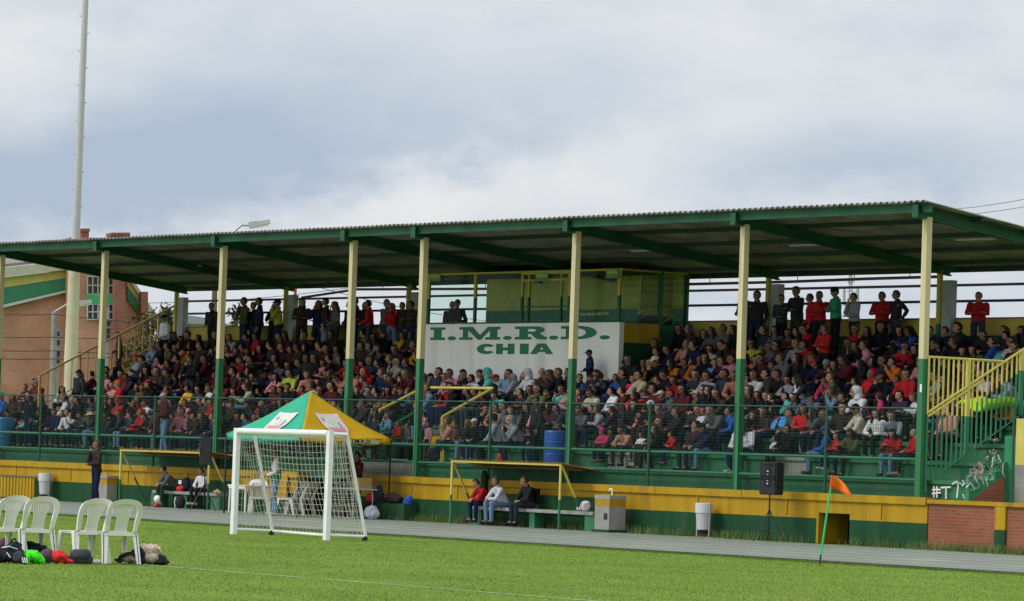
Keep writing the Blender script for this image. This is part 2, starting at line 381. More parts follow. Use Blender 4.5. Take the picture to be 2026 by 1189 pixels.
# the part of the pitch in front of the stand that the photo could show: between the two side sight lines
def side(a, b): return (b.x-a.x)*(by-a.y)-(b.y-a.y)*(bx-a.x)
ok = (side(CAMP, cor[0]) < 0) & (side(CAMP, cor[1]) > 0) & (side(cor[3], cor[2]) > 0)
pat = np.sin(bx*1.3+np.sin(by*1.9)*1.4)*np.sin(by*1.7+np.sin(bx*.8)*1.3)+.6*np.sin(bx*4.1+by*2.3)*np.sin(by*5.3-bx*1.2)
ok &= ng.random(NB) < .66+.16*pat
bx, by, pat = bx[ok], by[ok], pat[ok]; n_ = len(bx); print('blades', n_)
hh = ng.uniform(.006, .019, n_)*(1+.2*pat); aa = ng.uniform(0, 6.283, n_); ww = .008; lx, ly = ng.normal(0, .5, n_)*hh, ng.normal(0, .5, n_)*hh
dx, dy = np.cos(aa)*ww, np.sin(aa)*ww; z0_ = np.full(n_, -.013)
VB = np.stack([np.stack([bx-dx, by-dy, z0_], 1), np.stack([bx+dx, by+dy, z0_], 1), np.stack([bx+lx, by+ly, z0_+hh], 1)], 1).reshape(-1, 3).astype(np.float32)
mg = bpy.data.meshes.new('pitch_grass'); mg.vertices.add(len(VB)); mg.vertices.foreach_set('co', VB.ravel()); mg.loops.add(3*n_); mg.loops.foreach_set('vertex_index', np.arange(3*n_, dtype=np.int32))
mg.polygons.add(n_); mg.polygons.foreach_set('loop_start', np.arange(0, 3*n_, 3, dtype=np.int32)); mg.polygons.foreach_set('loop_total', np.full(n_, 3, np.int32)); mg.update(); mg.materials.append(M['blade'])
og = bpy.data.objects.new('grass_blades', mg); COL.objects.link(og); tag(og, 'short bright green grass blades covering the football pitch', 'grass', kind='stuff')

# ------------------------------------------------------------ front wall of the stand
YW = -.15
wt = thing('retaining_wall', (-20, YW, 0), 'long low mustard yellow wall with dark green base in front of the stand', 'wall')
ZB, ZC = .56, 1.125
DX0, DX1, DZ = -3.18, -2.10, .69          # small doorway
PX0, PX1 = -23.6, -21.2                   # passage under the tent
def wseg(x0, x1, z0=0):
    mb = MB(); mb.b2((x0, YW, max(z0, 0) if z0 < ZB else ZB), (x1, YW+.22, ZB), 1) if z0 < ZB else None
    mb.b2((x0, YW, max(z0, ZB)), (x1, YW+.22, ZC-.16), 0)
    return mb
for x0, x1, z0 in ((-62, PX0, -.1), (PX1, DX0, -.1), (DX1, .36, -.1)):
    wseg(x0, x1, z0).build('wall_panel', [M['yellow'], M['green']], wt)
mb = MB(); mb.b2((DX0, YW, DZ), (DX1, YW+.22, ZC-.16)); mb.build('door_lintel', M['yellow'], wt)
for x0, x1 in ((-62, PX0), (PX1, .36)):
    mb = MB(); x = x0
    while x < x1-.01:
        xe = min(x+3.1, x1); dz = rnd.uniform(-.006, .006)
        mb.b2((x+.008, YW-.06, ZC-.165+dz), (xe-.008, YW+.25, ZC+dz)); x = xe
    mb.build('wall_cap', M['yellow'], wt)
mb = MB()
x = -60.0
while x < .3:
    x += 3.1
    if PX0-.2 < x < PX1+.2 or x > .3: continue
    mb.b2((x-.03, YW-.025, ZC-.5), (x+.03, YW, ZC-.17))
mb.build('wall_rib', M['yellow'], wt)
mb = MB(); mb.b2((DX0, YW-.012, 0), (DX0+.07, YW+.9, DZ), 0); mb.build('door_jamb', M['yellow'], wt)
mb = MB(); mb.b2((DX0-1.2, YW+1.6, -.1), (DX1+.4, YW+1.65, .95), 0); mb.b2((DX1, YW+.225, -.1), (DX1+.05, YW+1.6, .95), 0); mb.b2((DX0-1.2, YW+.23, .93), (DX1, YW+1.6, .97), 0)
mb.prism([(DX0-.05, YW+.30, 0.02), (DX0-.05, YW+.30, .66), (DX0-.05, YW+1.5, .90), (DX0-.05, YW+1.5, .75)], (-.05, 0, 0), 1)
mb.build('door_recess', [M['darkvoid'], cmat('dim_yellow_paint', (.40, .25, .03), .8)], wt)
# brick stretch on the right
bw = thing('brick_wall', (2, YW, 0), 'red brick wall with a yellow cap at the right end of the stand', 'wall')
MB().b2((.365, YW+.03, -.1), (14, YW+.24, 1.0)).build('brick_panel', M['brick'], bw)
MB().b2((.365, YW-.03, 1.0), (14, YW+.27, 1.09)).build('wall_cap', M['yellow'], bw)
for x in (2.6, 5.7, 8.8):
    mb = MB(); mb.b2((x-.16, YW-.02, .5), (x+.16, YW+.029, .999)); mb.b2((x-.16, YW-.02, -.1), (x+.16, YW+.029, .5), 1); mb.build('wall_pillar', [M['yellow'], M['green']], bw)
# corrugated yellow gate in the wall at the far left
gt = thing('metal_gate', (-38, YW, 0), 'yellow corrugated metal gate in the wall at the far left', 'gate')
mb = MB(); x0, x1 = -39.1, -37.1; n = 22
for i in range(n):
    xa = x0+(x1-x0)*i/n; mb.b2((xa, YW-.07 if i % 2 else YW-.045, .02), (xa+(x1-x0)/n, YW-.01, .62))
mb.build('gate_panel', M['yellow'], gt)
mb = MB().bar((-39.15, YW-.05, .66), (-36.9, YW-.05, .66), .05, .05); mb.build('gate_rail', M['wood'], gt)

# ------------------------------------------------------------ grandstand
gs = thing('grandstand', (-20, 3, 0), 'long covered grandstand with green terraces, cream and green columns and a corrugated roof', 'grandstand')
T, RS, Z0, Y0 = .8, .42, 1.52, .2
XL, XR = -40.2, .1
def fl(k): return Z0+RS*k
def terrace(x0, x1, k0=0, k1=8, base=None):
    mb = MB()
    if base is None: base = .98
    for k in range(k0, k1):
        ya = Y0+T*k; yb = 7.0 if k == k1-1 else Y0+T*(k+1)+.02
        z1 = fl(k); z0 = (fl(k-1) if k > k0 else (base if base is not None else 0))
        mb.b2((x0, ya+.06, z0-.05 if k > k0 else z0), (x1, yb, z1-.09))         # riser, set back under the slab
        mb.b2((x0, ya, z1-.09+.0005*k), (x1, yb+.0, z1), 1)                      # slab with nosing
    return mb
VX0, VX1 = -21.86, -18.82
terrace(XL, VX0).build('terrace', [M['deck'], M['deck']], gs)
XT = 1.12
terrace(VX1, XT).build('terrace', [M['deck'], M['deck']], gs)
terrace(VX0+.004, VX1-.004, 3, 8, 1.0).build('terrace', [M['backyellow'], M['deck']], gs)
mb = MB(); mb.b2((VX0+.004, .2, .97), (VX1-.004, 2.6, 1.5)); mb.build('passage_floor', M['concrete'], gs)
mb = MB(); mb.b2((VX1-1.55, 1.7, 1.5), (VX1-.004, 2.6, 2.25), 0); mb.b2((VX1-1.6, 1.65, 2.25), (VX1-.004, 2.6, 2.38), 1); mb.build('passage_bench', [M['yellow'], M['deck']], gs)
# grey patches of bare concrete on the first benches
for (x0, x1, k) in ((-6.1, -4.9, 0), (-6.3, -4.6, 1), (-12.1, -10.6, 0), (-12.4, -11.2, 1)):
    mb = MB(); mb.b2((x0, Y0+T*(k+1)-.004, fl(k+1)-.088), (x1, Y0+T*(k+1)-.001, fl(k+1)-.004)); mb.b2((x0, Y0+T*(k+1)+.054, fl(k)+.002), (x1, Y0+T*(k+1)+.058, fl(k+1)-.1)); mb.build('bare_concrete_patch', M['concrete'], gs)
# stepped end walls (graffiti side on the right)
def endwall(x0, x1, name, mt):
    mb = MB(); poly = [(x0, .21, 0)]
    for k in range(8): poly += [(x0, Y0+T*k+.02, fl(k)-.1 if k == 0 else fl(k-1)+.02), (x0, Y0+T*k+.02, fl(k)+.02)]
    poly += [(x0, 7.0, fl(7)+.02), (x0, 7.0, 0)]
    poly[0] = (x0, .22, 0)
    mb.prism(poly, (x1-x0, 0, 0)); return mb.build(name, mt, gs)
gm = mat('graffiti_green_wall', (.03, .22, .09), .7, .25, 1.4, .1, 25, stain=(.16, .22, .16), stain_amt=.85)
endwall(XT+.002, XT+.13, 'end_wall', gm); endwall(XL-.13, XL-.002, 'end_wall', M['deck'])
YB = 6.6
mb = MB(); mb.b2((XL, YB, 0), (8, YB+.18, 5.02), 1); mb.b2((XL, YB, 5.02), (8, YB+.18, 5.42), 0); mb.b2((XL, YB-.02, 5.42), (8, YB+.2, 5.455), 2)
mb.build('back_wall', [M['backyellow'], M['green'], M['mauve']], gs)
# things past the right end: stair wall with mural
mw = thing('mural_wall', (2.5, 2.0, 0), 'yellow and green wall with spray paint beyond the right end of the stand', 'wall')
p0 = atY(1990, 800, 1.4); p1 = atY(2060, 1000, 1.4)
MB().b2((p0.x-.0, 1.4, 0), (atY(2012, 800, 1.4).x, 1.6, atY(1998, 862, 1.4).z)).build('green_panel', gm, mw)
mb = MB(); xm_ = atY(2012, 800, 1.4).x; zm_ = atY(2015, 920, 1.4).z; mb.b2((xm_+.002, 1.4, zm_), (xm_+3, 1.6, atY(2015, 828, 1.4).z)); mb.b2((xm_+.002, 1.4, 0), (xm_+3, 1.6, zm_-.002), 1); mb.build('yellow_panel', [M['railyellow'], M['concrete']], mw)
tri = MB(); q = [atX(1915, 985, XR+.14), atX(1985, 935, XR+.14), atX(1985, 1010, XR+.14), atX(1915, 1010, XR+.14)]
tri.prism([atX(1922, 990, XT+.135), atX(1986, 940, XT+.135), atX(1986, 1012, XT+.135), atX(1922, 1012, XT+.135)], (.02, 0, 0)); tri.build('brick_infill', M['brick'], gs)

# columns
CX = [(k-6.5)*6.181 for k in (0, 1, 2, 3, 3.5, 4.5, 5.5, 6.5)]
CXF = [atY(px, 709, 0).x for px in (-4, 200.8, 435, 692, 832, 1133.2, 1466, 1827)]
ords = ['first', 'second', 'third', 'fourth', 'fifth', 'sixth', 'seventh', 'eighth']
for i, x in enumerate(CXF):
    mb = MB(); w = .155
    mb.b2((x-w/2, -w/2, 4.17), (x+w/2, w/2, 7.3), 0); mb.b2((x-w/2, -w/2, 1.0), (x+w/2, w/2, 4.17), 1)
    mb.build('roof_column', [M['cream'], M['colgreen']], gs)
mb = MB(); p = atY(1822.5, 768, -.08); mb.b2((p.x-.04, -.083, p.z-.09), (p.x+.02, -.079, p.z+.09)); mb.build('sticker', M['white'], gs)
def roofz(y): return 7.62 - (y+.3)*.122
for i, x in enumerate(CXF):
    mb = MB(); ya, yb = -.36, 6.7
    for (dz0, dz1, w) in ((-.03, -.0, .13), (-.30, -.27, .13)): pass
    a0, a1 = roofz(ya)-.07, roofz(yb)-.07
    h0, h1 = .27, .22
    mb.prism([(x-.012, ya, a0), (x-.012, yb, a1), (x-.012, yb, a1-h1), (x-.012, ya, a0-h0)], (.024, 0, 0))
    mb.prism([(x-.07, ya, a0), (x-.07, yb, a1), (x-.07, yb, a1-.03), (x-.07, ya, a0-.03)], (.14, 0, 0))
    mb.prism([(x-.07, ya, a0-h0+.03), (x-.07, yb, a1-h1+.03), (x-.07, yb, a1-h1), (x-.07, ya, a0-h0)], (.14, 0, 0))
    mb.b2((x-.10, ya-.02, a0-h0-.01), (x+.08, ya, a0))
    mb.build('rafter', M['beam'], gs)
for j, y in enumerate((-.22, 1.35, 2.95, 4.55, 6.1)):
    z = roofz(y)-.035
    MB().b2((XL-.05, y-.03, z-(.19 if j == 0 else .10)), (.3, y+.03, z)).build('purlin', M['beam'] if j == 0 else M['purlin'], gs)
z = roofz(6.95)
MB().b2((XL-.05, 6.86, z-.16), (.3, 6.92, z-.03)).build('purlin', M['purlin'], gs)
# roof sheeting
def sheet_roof(x0, x1):
    mb = MB(); pitch = .19; x = x0; pts = []
    while x < x1-1e-4:
        for dx, dz in ((0, 0), (.05, .0), (.075, .045), (.125, .045), (.15, 0)): 
            if x+dx <= x1: pts.append((x+dx, dz))
        x += pitch
    ya, yb = -.42, 7.05; n = len(pts); vs = []
    seg = 5
    for s in range(seg+1):
        y = ya+(yb-ya)*s/seg
        for (xx, dz) in pts: vs.append((xx, y, roofz(y)+dz-.03+.010*mnoise.noise(Vector((xx*.8, y*.7, 0)))))
    fs = [(s*n+i, s*n+i+1, (s+1)*n+i+1, (s+1)*n+i) for s in range(seg) for i in range(n-1)]
    mb.add(vs, fs); return mb
o = sheet_roof(XL-.35, .35).build('roof_sheet', M['sheet'], gs)
sm = o.modifiers.new('thickness', 'SOLIDIFY'); sm.thickness = .006
# light strips under the roof
for x in (-34.5, -28.5, -22.5, -13.5, -7.5, -1.8):
    mb = MB().b2((x-.6, 3.2, roofz(3.2)-.16), (x+.6, 3.3, roofz(3.2)-.12)); mb.build('tube_lamp', M['greypaint'], gs)
# back columns, blocks and rails
BXp = [(351.5, 578), (568, 573), (811, 569), (None, 0), (1523, 550), (1862, 543)]
BX = [atY(px, py, 6.45).x for px, py in BXp if px] 
BX = BX[:3] + [(-17.2)] + BX[3:] + [BX[-1]+6.2]
for x in BX:
    mb = MB(); mb.tube((x, 6.42, 5.3), (x, 6.42, 6.6), .075, n=12, mi=0); mb.tube((x, 6.42, 4.3), (x, 6.42, 5.3), .075, n=12, mi=1)
    mb.build('back_column', [M['backyellow'], M['colgreen']], gs)
    MB().b2((x+.1, 6.40, 4.4), (x+.42, 6.59, 6.36)).build('concrete_post', M['blockgrey'], gs)
for z, xa, r, mt in ((5.86, XL, .034, 'navyrail'), (6.25, XL, .034, 'mauve')):
    MB().tube((xa, 6.68, z), (8, 6.68, z), r, n=8).build('back_rail', M[mt], gs)
mb = MB(); mb.path([(-33.6, 6.7, 6.29), (-30.8, 6.7, 6.50), (-24, 6.7, 6.42), (-12, 6.7, 6.43), (-9, 6.7, 6.46), (-6.4, 6.7, 6.47)], .038)
for x in (-29.5, -24.6, -20.2, -15, -11.6, -9.5, -7.5): mb.tube((x, 6.7, 6.45), (x, 6.7, 6.75), .01)
mb.build('sagging_pipe', M['mauve'], gs)
# end hand rails
lr = [atX(79, 743, -40.05), atX(345, 605, -40.05)]
mb = MB(); d = lr[1]-lr[0]; mb.bar(lr[0], lr[1], .05); n = 17
for i in range(n+1):
    p = lr[0]+d*(i/n); w = .055 if i % 5 == 0 else .022
    mb.bar(p, (p.x, p.y, p.z-.95), w)
mb.bar(lr[0]-Vector((0, 0, .95)), lr[1]-Vector((0, 0, .95)), .03); mb.build('end_railing', cmat('ochre_rail_paint', (.42, .26, .05), .5), gs)
XE = .06
top0, top1 = atX(1838, 706, XE), atX(1993, 713, XE); top1.z = top0.z
h0, h1 = atX(1836, 816, XE), atX(2026, 690, XE); dd = h1-h0; h2 = h0+dd*2.05
b0, b1 = atX(1838, 951, XE), atX(2026, 816, XE); db = b1-b0; b2_ = b0+db*2.05
mb = MB(); mb.tube(top0, top1, .028); mb.tube(h0, h2, .03); mb.tube(h0-Vector((0, 0, .09)), h0+dd*.56-Vector((0, 0, .09)), .028)
def lerp_at(p, q, y): t = (y-p.y)/(q.y-p.y); return p+(q-p)*t
y = top0.y+.01; i = 0
gb = MB()
while y < h2.y:
    zt = max(top0.z if y <= top1.y else -9, lerp_at(h0, h2, y).z); zb = lerp_at(b0, b2_, y).z
    w = .032 if i not in (8, 19) else .085
    zs = max(3.0-.12, zb+.45) if True else 0
    zs = 2.95 if y < top1.y*.62 else zb+1.0
    zs = min(max(zs, zb), zt)
    mb.bar((XE, y, zs), (XE, y, zt), w); gb.bar((XE, y, zb-(.2 if i % 5 == 0 else 0)), (XE, y, zs), w); y += .152; i += 1
gb.tube(b0, b2_, .018)
mb.build('end_railing', M['railyellow'], gs); gb.build('end_railing_foot', M['railgreen'], gs)
# vomitory rails
mb = MB(); a, b = atY(838, 765, 2.55), atY(975, 770, 2.55); zz = (a.z+b.z)/2; a.z = b.z = zz
mb.tube(a, b, .038); r0 = atX(875, 825, b.x); mb.tube(b, r0, .04); mb.tube(r0, (r0.x, r0.y, r0.z-.5), .036); mb.tube(a, (a.x, a.y, a.z-.45), .03)
l0 = atX(750, 812, a.x); mb.tube(a, l0, .04)
mb.build('passage_handrail', M['railyellow'], gs)
mb = MB(); c0, c1 = Vector((a.x, 2.55, zz-.53)), Vector((b.x, 2.55, zz-.53)); mb.tube(c0, c1, .034); mb.build('passage_lower_rail', M['railgreen'], gs); mb = MB(); mb.tube(a-Vector((0, 0, .55)), l0-Vector((0, 0, .6)), .034)
mb.build('passage_lower_rail', M['railgreen'], gs); mb = MB(); mb.tube((r0.x, r0.y, r0.z-.5), (r0.x, r0.y, r0.z-.9), .036); mb.build('passage_lower_rail', M['railgreen'], gs)
# dark passage in front wall
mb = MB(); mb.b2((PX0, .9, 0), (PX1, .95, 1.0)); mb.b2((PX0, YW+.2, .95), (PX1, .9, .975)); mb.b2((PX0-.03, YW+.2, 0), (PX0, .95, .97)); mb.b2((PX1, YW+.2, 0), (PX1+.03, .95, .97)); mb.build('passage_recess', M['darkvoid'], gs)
mb = MB(); 
for x in (-25.35, -24.45): mb.b2((x-.42, YW-.10, .38), (x+.42, YW-.065, 1.05))
mb.build('notice_board', M['yellow'], wt)

# graffiti on the end wall
def stroke(mb, pts, r): 
    for i in range(len(pts)-1): mb.bar(pts[i], pts[i+1], .005, r, up=(0, 0, 1)) if False else mb.tube(pts[i], pts[i+1], r, n=6)
mb = MB(); gx = XT+.128
def gp(px, py): return atX(px, py, gx)
for s in ([(1848, 962), (1848, 984)], [(1854, 962), (1854, 985)], [(1845, 969), (1861, 969)], [(1844, 977), (1862, 975)], [(1872, 966), (1872, 987)], [(1862, 965), (1881, 964)]):
    mb = MB().path([atY(*q, .195) for q in s], .02, 6); mb.build('graffiti', M['white'], gs)
for s in ([(1892, 952), (1896, 960), (1893, 985)], [(1884, 958), (1892, 953), (1902, 958)], [(1905, 950), (1908, 957), (1903, 962)], [(1939, 915), (1944, 930), (1940, 938)], [(1912, 965), (1920, 955), (1928, 968)], [(1940, 940), (1946, 958)], [(1950, 945), (1954, 962)], [(1975, 900), (1979, 915)], [(1985, 915), (1983, 935), (1988, 945)], [(1905, 978), (1908, 986)], [(1932, 930), (1928, 945), (1934, 955)], [(1965, 905), (1962, 925)]):
    mb = MB().path([gp(*q) for q in s], .016, 6); mb.build('graffiti', M['white'], gs)
for s in ([(1948, 918), (1952, 924), (1949, 931)], [(1955, 917), (1959, 923), (1955, 930), (1951, 925)], [(1962, 918), (1966, 925), (1970, 918)], [(1973, 918), (1977, 925), (1973, 931)]):
    mb = MB().path([gp(*q) for q in s], .012, 6); mb.build('graffiti', M['green'], gs)

gr_ = random.Random(11)
gcols = [cmat('faded_pale_spray', (.34, .42, .37), .7), cmat('pale_blue_spray', (.30, .42, .45), .7), cmat('pale_pink_spray', (.48, .30, .30), .7), cmat('mint_spray', (.22, .42, .30), .7), M['railgreen'], cmat('rust_stain', (.26, .10, .06), .8)]
for i in range(64):
    t = gr_.random(); cx_ = 1912+72*t; cy_ = 975-65*t+gr_.uniform(-28, 10)
    n_ = gr_.randint(3, 6); a_ = gr_.uniform(0, 6.28); pts_ = []
    for j in range(n_): pts_.append((cx_, cy_)); a_ += gr_.uniform(-1.6, 1.6); cx_ += 5*math.cos(a_); cy_ += 6*math.sin(a_)
    if max(q[0] for q in pts_) > 1984 or min(q[0] for q in pts_) < 1908 or max(q[1]-(990-.72*(q[0]-1912)) for q in pts_) > -3 and max(q[0] for q in pts_) > 1905: continue
    MB().path([gp(*q) for q in pts_], gr_.choice((.007, .010, .016)), 6).build('graffiti', gr_.choice(gcols), gs)
# ------------------------------------------------------------ fence on the wall
fn = thing('fence', (-20, -.05, ZC), 'dark green wire mesh fence standing on the low yellow wall', 'fence')
FX = [-3.05-3.1*i for i in range(-1, 13)]
FX = sorted(FX); FX[-1] = .02
YF = -.06
for x in FX[:-1] + [2.83]:
    MB().tube((x, YF, ZC-.05), (x, YF, 3.14), .032, n=8).build('fence_post', M['fencegreen'], fn)
zt = 3.08
for i in range(len(FX)-1):
    xa, xb = FX[i], FX[i+1]; mb = MB(); s = .075; n = int((xb-xa)/s)
    for j in range(1, n): 
        x = xa+(xb-xa)*j/n; mb.bar((x, YF, ZC+.02), (x, YF, zt), .0050, .0050)
    k = int((zt-ZC)/s)
    for j in range(1, k): z = ZC+(zt-ZC)*j/k; mb.bar((xa, YF, z), (xb, YF, z), .0050, .0050)
    mb.build('mesh_panel', M['wire'], fn)
MB().tube((FX[0]-3, YF, zt), (0, YF, zt), .018, n=8).build('top_rail', M['fencegreen'], fn)
for z in (1.955, 1.50): MB().tube((FX[0]-3, YF+.05, z), (0, YF+.05, z), .036, n=8).build('fence_rail', M['railgreen'], fn)

# ------------------------------------------------------------ press booth
bt = thing('press_booth', (-20, 4.3, 3.2), 'white walled press booth with wide windows built into the upper terrace', 'booth')
BXL, BXR, BYF, BZ0, BZ1, BZT = -24.07, -15.62, 4.2, 3.0, 5.30, 6.70
SW = MB().b2((BXL, BYF, BZ0), (BXR, BYF+.15, BZ1)).build('sign_wall', M['signwhite'], bt)
mb = MB(); mb.b2((BXR-.12, BYF+.152, 4.79), (BXR, 5.6, BZ1), 0); mb.b2((BXR-.12, BYF+.152, BZ0), (BXR, 5.6, 4.79), 1); mb.build('side_wall', [M['yellow'], M['green']], bt)
mb = MB(); mb.b2((BXR-.1, 5.62, 3.4), (BXR-.03, 6.45, BZ1)); mb.b2((BXR-.1, 5.55, 3.4), (BXR+.02, 5.62, BZT)); mb.b2((BXR-.1, 6.45, 3.4), (BXR+.02, 6.52, BZT)); mb.build('side_door', M['beam'], bt)
mb = MB(); mb.b2((BXL, BYF, BZT-.05), (BXR, BYF+.1, BZT)); mb.b2((BXR-.1, BYF+.1, BZT-.05), (BXR, 6.5, BZT)); mb.b2((BXL, BYF+.101, BZT-.03), (BXR-.1, 6.5, BZT+.0), 1); mb.build('booth_roof', [M['backyellow'], M['wood']], bt)
# back inside wall (yellow over green) right part; left part open to the back railing
xw = atY(962, 600, 6.4).x
mb = MB(); mb.b2((xw, 6.40, 5.78), (BXR-.12, 6.5, 6.68), 0); mb.b2((xw, 6.40, 3.9), (BXR-.12, 6.5, 5.78), 1); mb.build('inner_wall', [cmat('booth_yellow_paint', (.66, .56, .14), .7), cmat('booth_green_paint', (.06, .24, .16), .7)], bt)
MB().b2((BXL, BYF+.16, 4.40), (BXR-.13, 6.39, 4.46)).build('booth_floor', M['concrete'], bt)
def mull(px0, px1, z0, z1, zc=6.0, name='window_frame'):
    x0, x1 = atY(px0, 600, BYF).x, atY(px1, 600, BYF).x
    mb = MB(); mb.b2((x0, BYF+.01, max(z0, zc)), (x1, BYF+.07, z1), 0)
    if z0 < zc: mb.b2((x0, BYF+.01, z0), (x1, BYF+.07, zc), 1)
    return mb.build(name, [M['backyellow'], M['beam']], bt)
for a, b in ((843, 848), (936, 940), (1029, 1032.5), (1043, 1045.5), (1107, 1109.5), (1122, 1126), (1220.5, 1225)): mull(a, b, BZ1, BZT-.05)
mb = MB(); x0, x1 = atY(1032.5, 600, BYF).x, atY(1122, 600, BYF).x
mb.b2((x0, BYF+.0, 6.42), (x1, BYF+.06, 6.47)); mb.b2((x0, BYF-.005, BZT-.10), (x1, BYF+.06, BZT-.051)); mb.build('window_transom', M['backyellow'], bt)
mb = MB(); mb.b2((BXL, BYF+.0, BZ1), (BXR, BYF+.08, BZ1+.045)); mb.b2((x0, BYF+.012, 5.72), (x1, BYF+.05, 5.75)); mb.build('window_sill', M['beam'], bt)
mb = MB(); mb.b2((BXL+.05, BYF+.035, BZ1+.045), (BXR-.05, BYF+.041, BZT-.05)); WP = mb.build('window_pane', M['glass'], bt)
mb = MB(); mb.b2((BXR-.04, BYF+.15, BZ1+.0), (BXR-.034, 5.55, BZT-.05)); mb.b2((BXR-.04, 5.63, BZ1), (BXR-.034, 6.45, BZT-.05)); mb.build('side_pane', M['glass'], bt)
mb = MB(); mb.b2((BXR-.06, BYF+.15, BZ1-.0), (BXR, 5.55, BZ1+.03)); mb.build('side_sill', M['beam'], bt)
mb = MB(); mb.b2((BXR-.6, 5.3, 5.55), (BXR-.5, 6.39, 6.6), 0); mb.b2((BXR-.6, 5.3, 4.5), (BXR-.5, 6.39, 5.55), 1); mb.build('inner_partition', [M['backyellow'], M['green']], bt)
for px0, px1, py0, py1 in ((850, 872, 543, 556), (1061, 1085, 541, 556), (1200, 1224, 533, 550)):
    a, b = atY(px0, py0, BYF-.02), atY(px1, py1, BYF-.02)
    mb = MB(); mb.b2((a.x, BYF-.03, b.z), (b.x, BYF-.012, a.z), 0); zc_ = (a.z*.55+b.z*.45)
    mb.b2((a.x+.04, BYF-.034, zc_), (b.x-.04, BYF-.031, zc_+.025), 1); mb.b2((a.x+.04, BYF-.034, zc_+.05), (b.x-.1, BYF-.031, zc_+.07), 1)
    mb.build('small_sign', [cmat('sign_lime_green', (.10, .26, .05), .5), cmat('sign_pale_yellow', (.55, .55, .12), .5)], bt)
# clear plastic folds on the side window
mb = MB()
for s in ([(1262, 620), (1290, 603), (1300, 594)], [(1265, 630), (1300, 606)], [(1310, 640), (1335, 622)], [(1250, 600), (1258, 606)]):
    for i in range(len(s)-1): mb.tube(atX(*s[i], BXR+.0), atX(*s[i+1], BXR+.0), .006, n=5)
mb.build('plastic_cover', M['greypaint'], bt)

# lettering
def curve_obj(name, loops, M4, mt, parent, ext=.004):
    cu = bpy.data.curves.new(name, 'CURVE'); cu.dimensions = '2D'; cu.fill_mode = 'BOTH'; cu.extrude = ext
    for lp in loops:
        sp = cu.splines.new('POLY'); sp.points.add(len(lp)-1); sp.use_cyclic_u = True
        for i, (x, y) in enumerate(lp): sp.points[i].co = (x, y, 0, 1)
    o = bpy.data.objects.new(name, cu); dg = bpy.context.evaluated_depsgraph_get(); COL.objects.link(o); dg.update()
    me = bpy.data.meshes.new_from_object(o.evaluated_get(bpy.context.evaluated_depsgraph_get())); bpy.data.objects.remove(o)
    me.transform(M4); me.materials.clear(); me.materials.append(mt)
    off = gloc(parent); me.transform(Matrix.Translation(-off))
    ob = bpy.data.objects.new(name, me); COL.objects.link(ob); ob.parent = parent; return ob
def arc(cx, cy, rx, ry, a0, a1, n=14): return [(cx+rx*math.cos(R_(a0+(a1-a0)*i/n)), cy+ry*math.sin(R_(a0+(a1-a0)*i/n))) for i in range(n+1)]
XZ = lambda x, y, z: Matrix(((1, 0, 0, x), (0, 0, -1, y), (0, 1, 0, z), (0, 0, 0, 1)))
def sx_(px): return atY(px, 660, BYF).x
def letter(loops, px0, px1, z0, z1, name='sign_letter'):     # loops in a unit box
    x0, x1 = sx_(px0), sx_(px1)
    curve_obj(name, [[(x*(x1-x0), y*(z1-z0)) for x, y in lp] for lp in loops], XZ(x0, BYF-.006, z0), M['signgreen'], SW)
s = .2
I_ = [[(0, 0), (1, 0), (1, s), (.76, s), (.76, 1-s), (1, 1-s), (1, 1), (0, 1), (0, 1-s), (.24, 1-s), (.24, s), (0, s)]]
M_ = [[(0, 0), (.33, 0), (.33, s), (.22, s), (.22, .74), (.46, 0), (.54, 0), (.75, .74), (.75, s), (.64, s), (.64, 0), (1, 0), (1, s), (.93, s), (.93, 1-s), (1, 1-s), (1, 1), (.70, 1), (.51, .38), (.33, 1), (0, 1), (0, 1-s), (.09, 1-s), (.09, s), (0, s)]]
D_ = [[(0, 0), (.5, 0)]+arc(.5, .5, .5, .5, -90, 90, 20)+[(0, 1), (0, 1-s), (.14, 1-s), (.14, s), (0, s)], [(.40, s), (.40, 1-s), (.48, 1-s)]+arc(.48, .5, .22, .3, 90, -90, 14)]
R2 = [[(0, 0), (.52, 0), (.52, s), (.40, s), (.40, .42), (.50, .42), (.66, .06), (.74, 0), (1, 0), (1, s), (.93, s), (.78, .46)]+arc(.64, .73, .28, .27, -60, 90, 14)+[(0, 1), (0, 1-s), (.14, 1-s), (.14, s), (0, s)],
      [(.40, .60), (.40, 1-s), (.56, 1-s)]+arc(.56, .70, .10, .10, 90, -90, 8)]
dot = [arc(.5, .5, .5, .5, 0, 345, 23)]
zt0, zt1 = 4.865, 5.215
for lp, a, b in ((I_, 852, 881), (M_, 909, 990), (R2, 1019, 1083), (D_, 1110, 1181)): letter(lp, a, b, zt0-.0, zt1)
for a, b in ((886, 903), (996, 1013), (1087, 1105), (1187, 1207)): letter(dot, a, b, zt0-.01, zt0+.10, 'sign_dot')
C_ = [arc(.52, .5, .52, .5, 38, 322, 26)+arc(.60, .5, .22, .22, 308, 52, 14)]
H_ = [[(0, 0), (.36, 0), (.36, .36), (.64, .36), (.64, 0), (1, 0), (1, 1), (.64, 1), (.64, .64), (.36, .64), (.36, 1), (0, 1)]]
I2 = [[(0, 0), (1, 0), (1, 1), (0, 1)]]
A_ = [[(0, 0), (.30, 0), (.36, .2), (.64, .2), (.70, 0), (1, 0), (.68, 1), (.32, 1)], [(.42, .42), (.58, .42), (.5, .72)]]
for lp, a, b in ((C_, 945, 981), (H_, 983, 1019), (I2, 1030, 1047), (A_, 1050, 1096)): letter(lp, a, b, 4.475, 4.755)
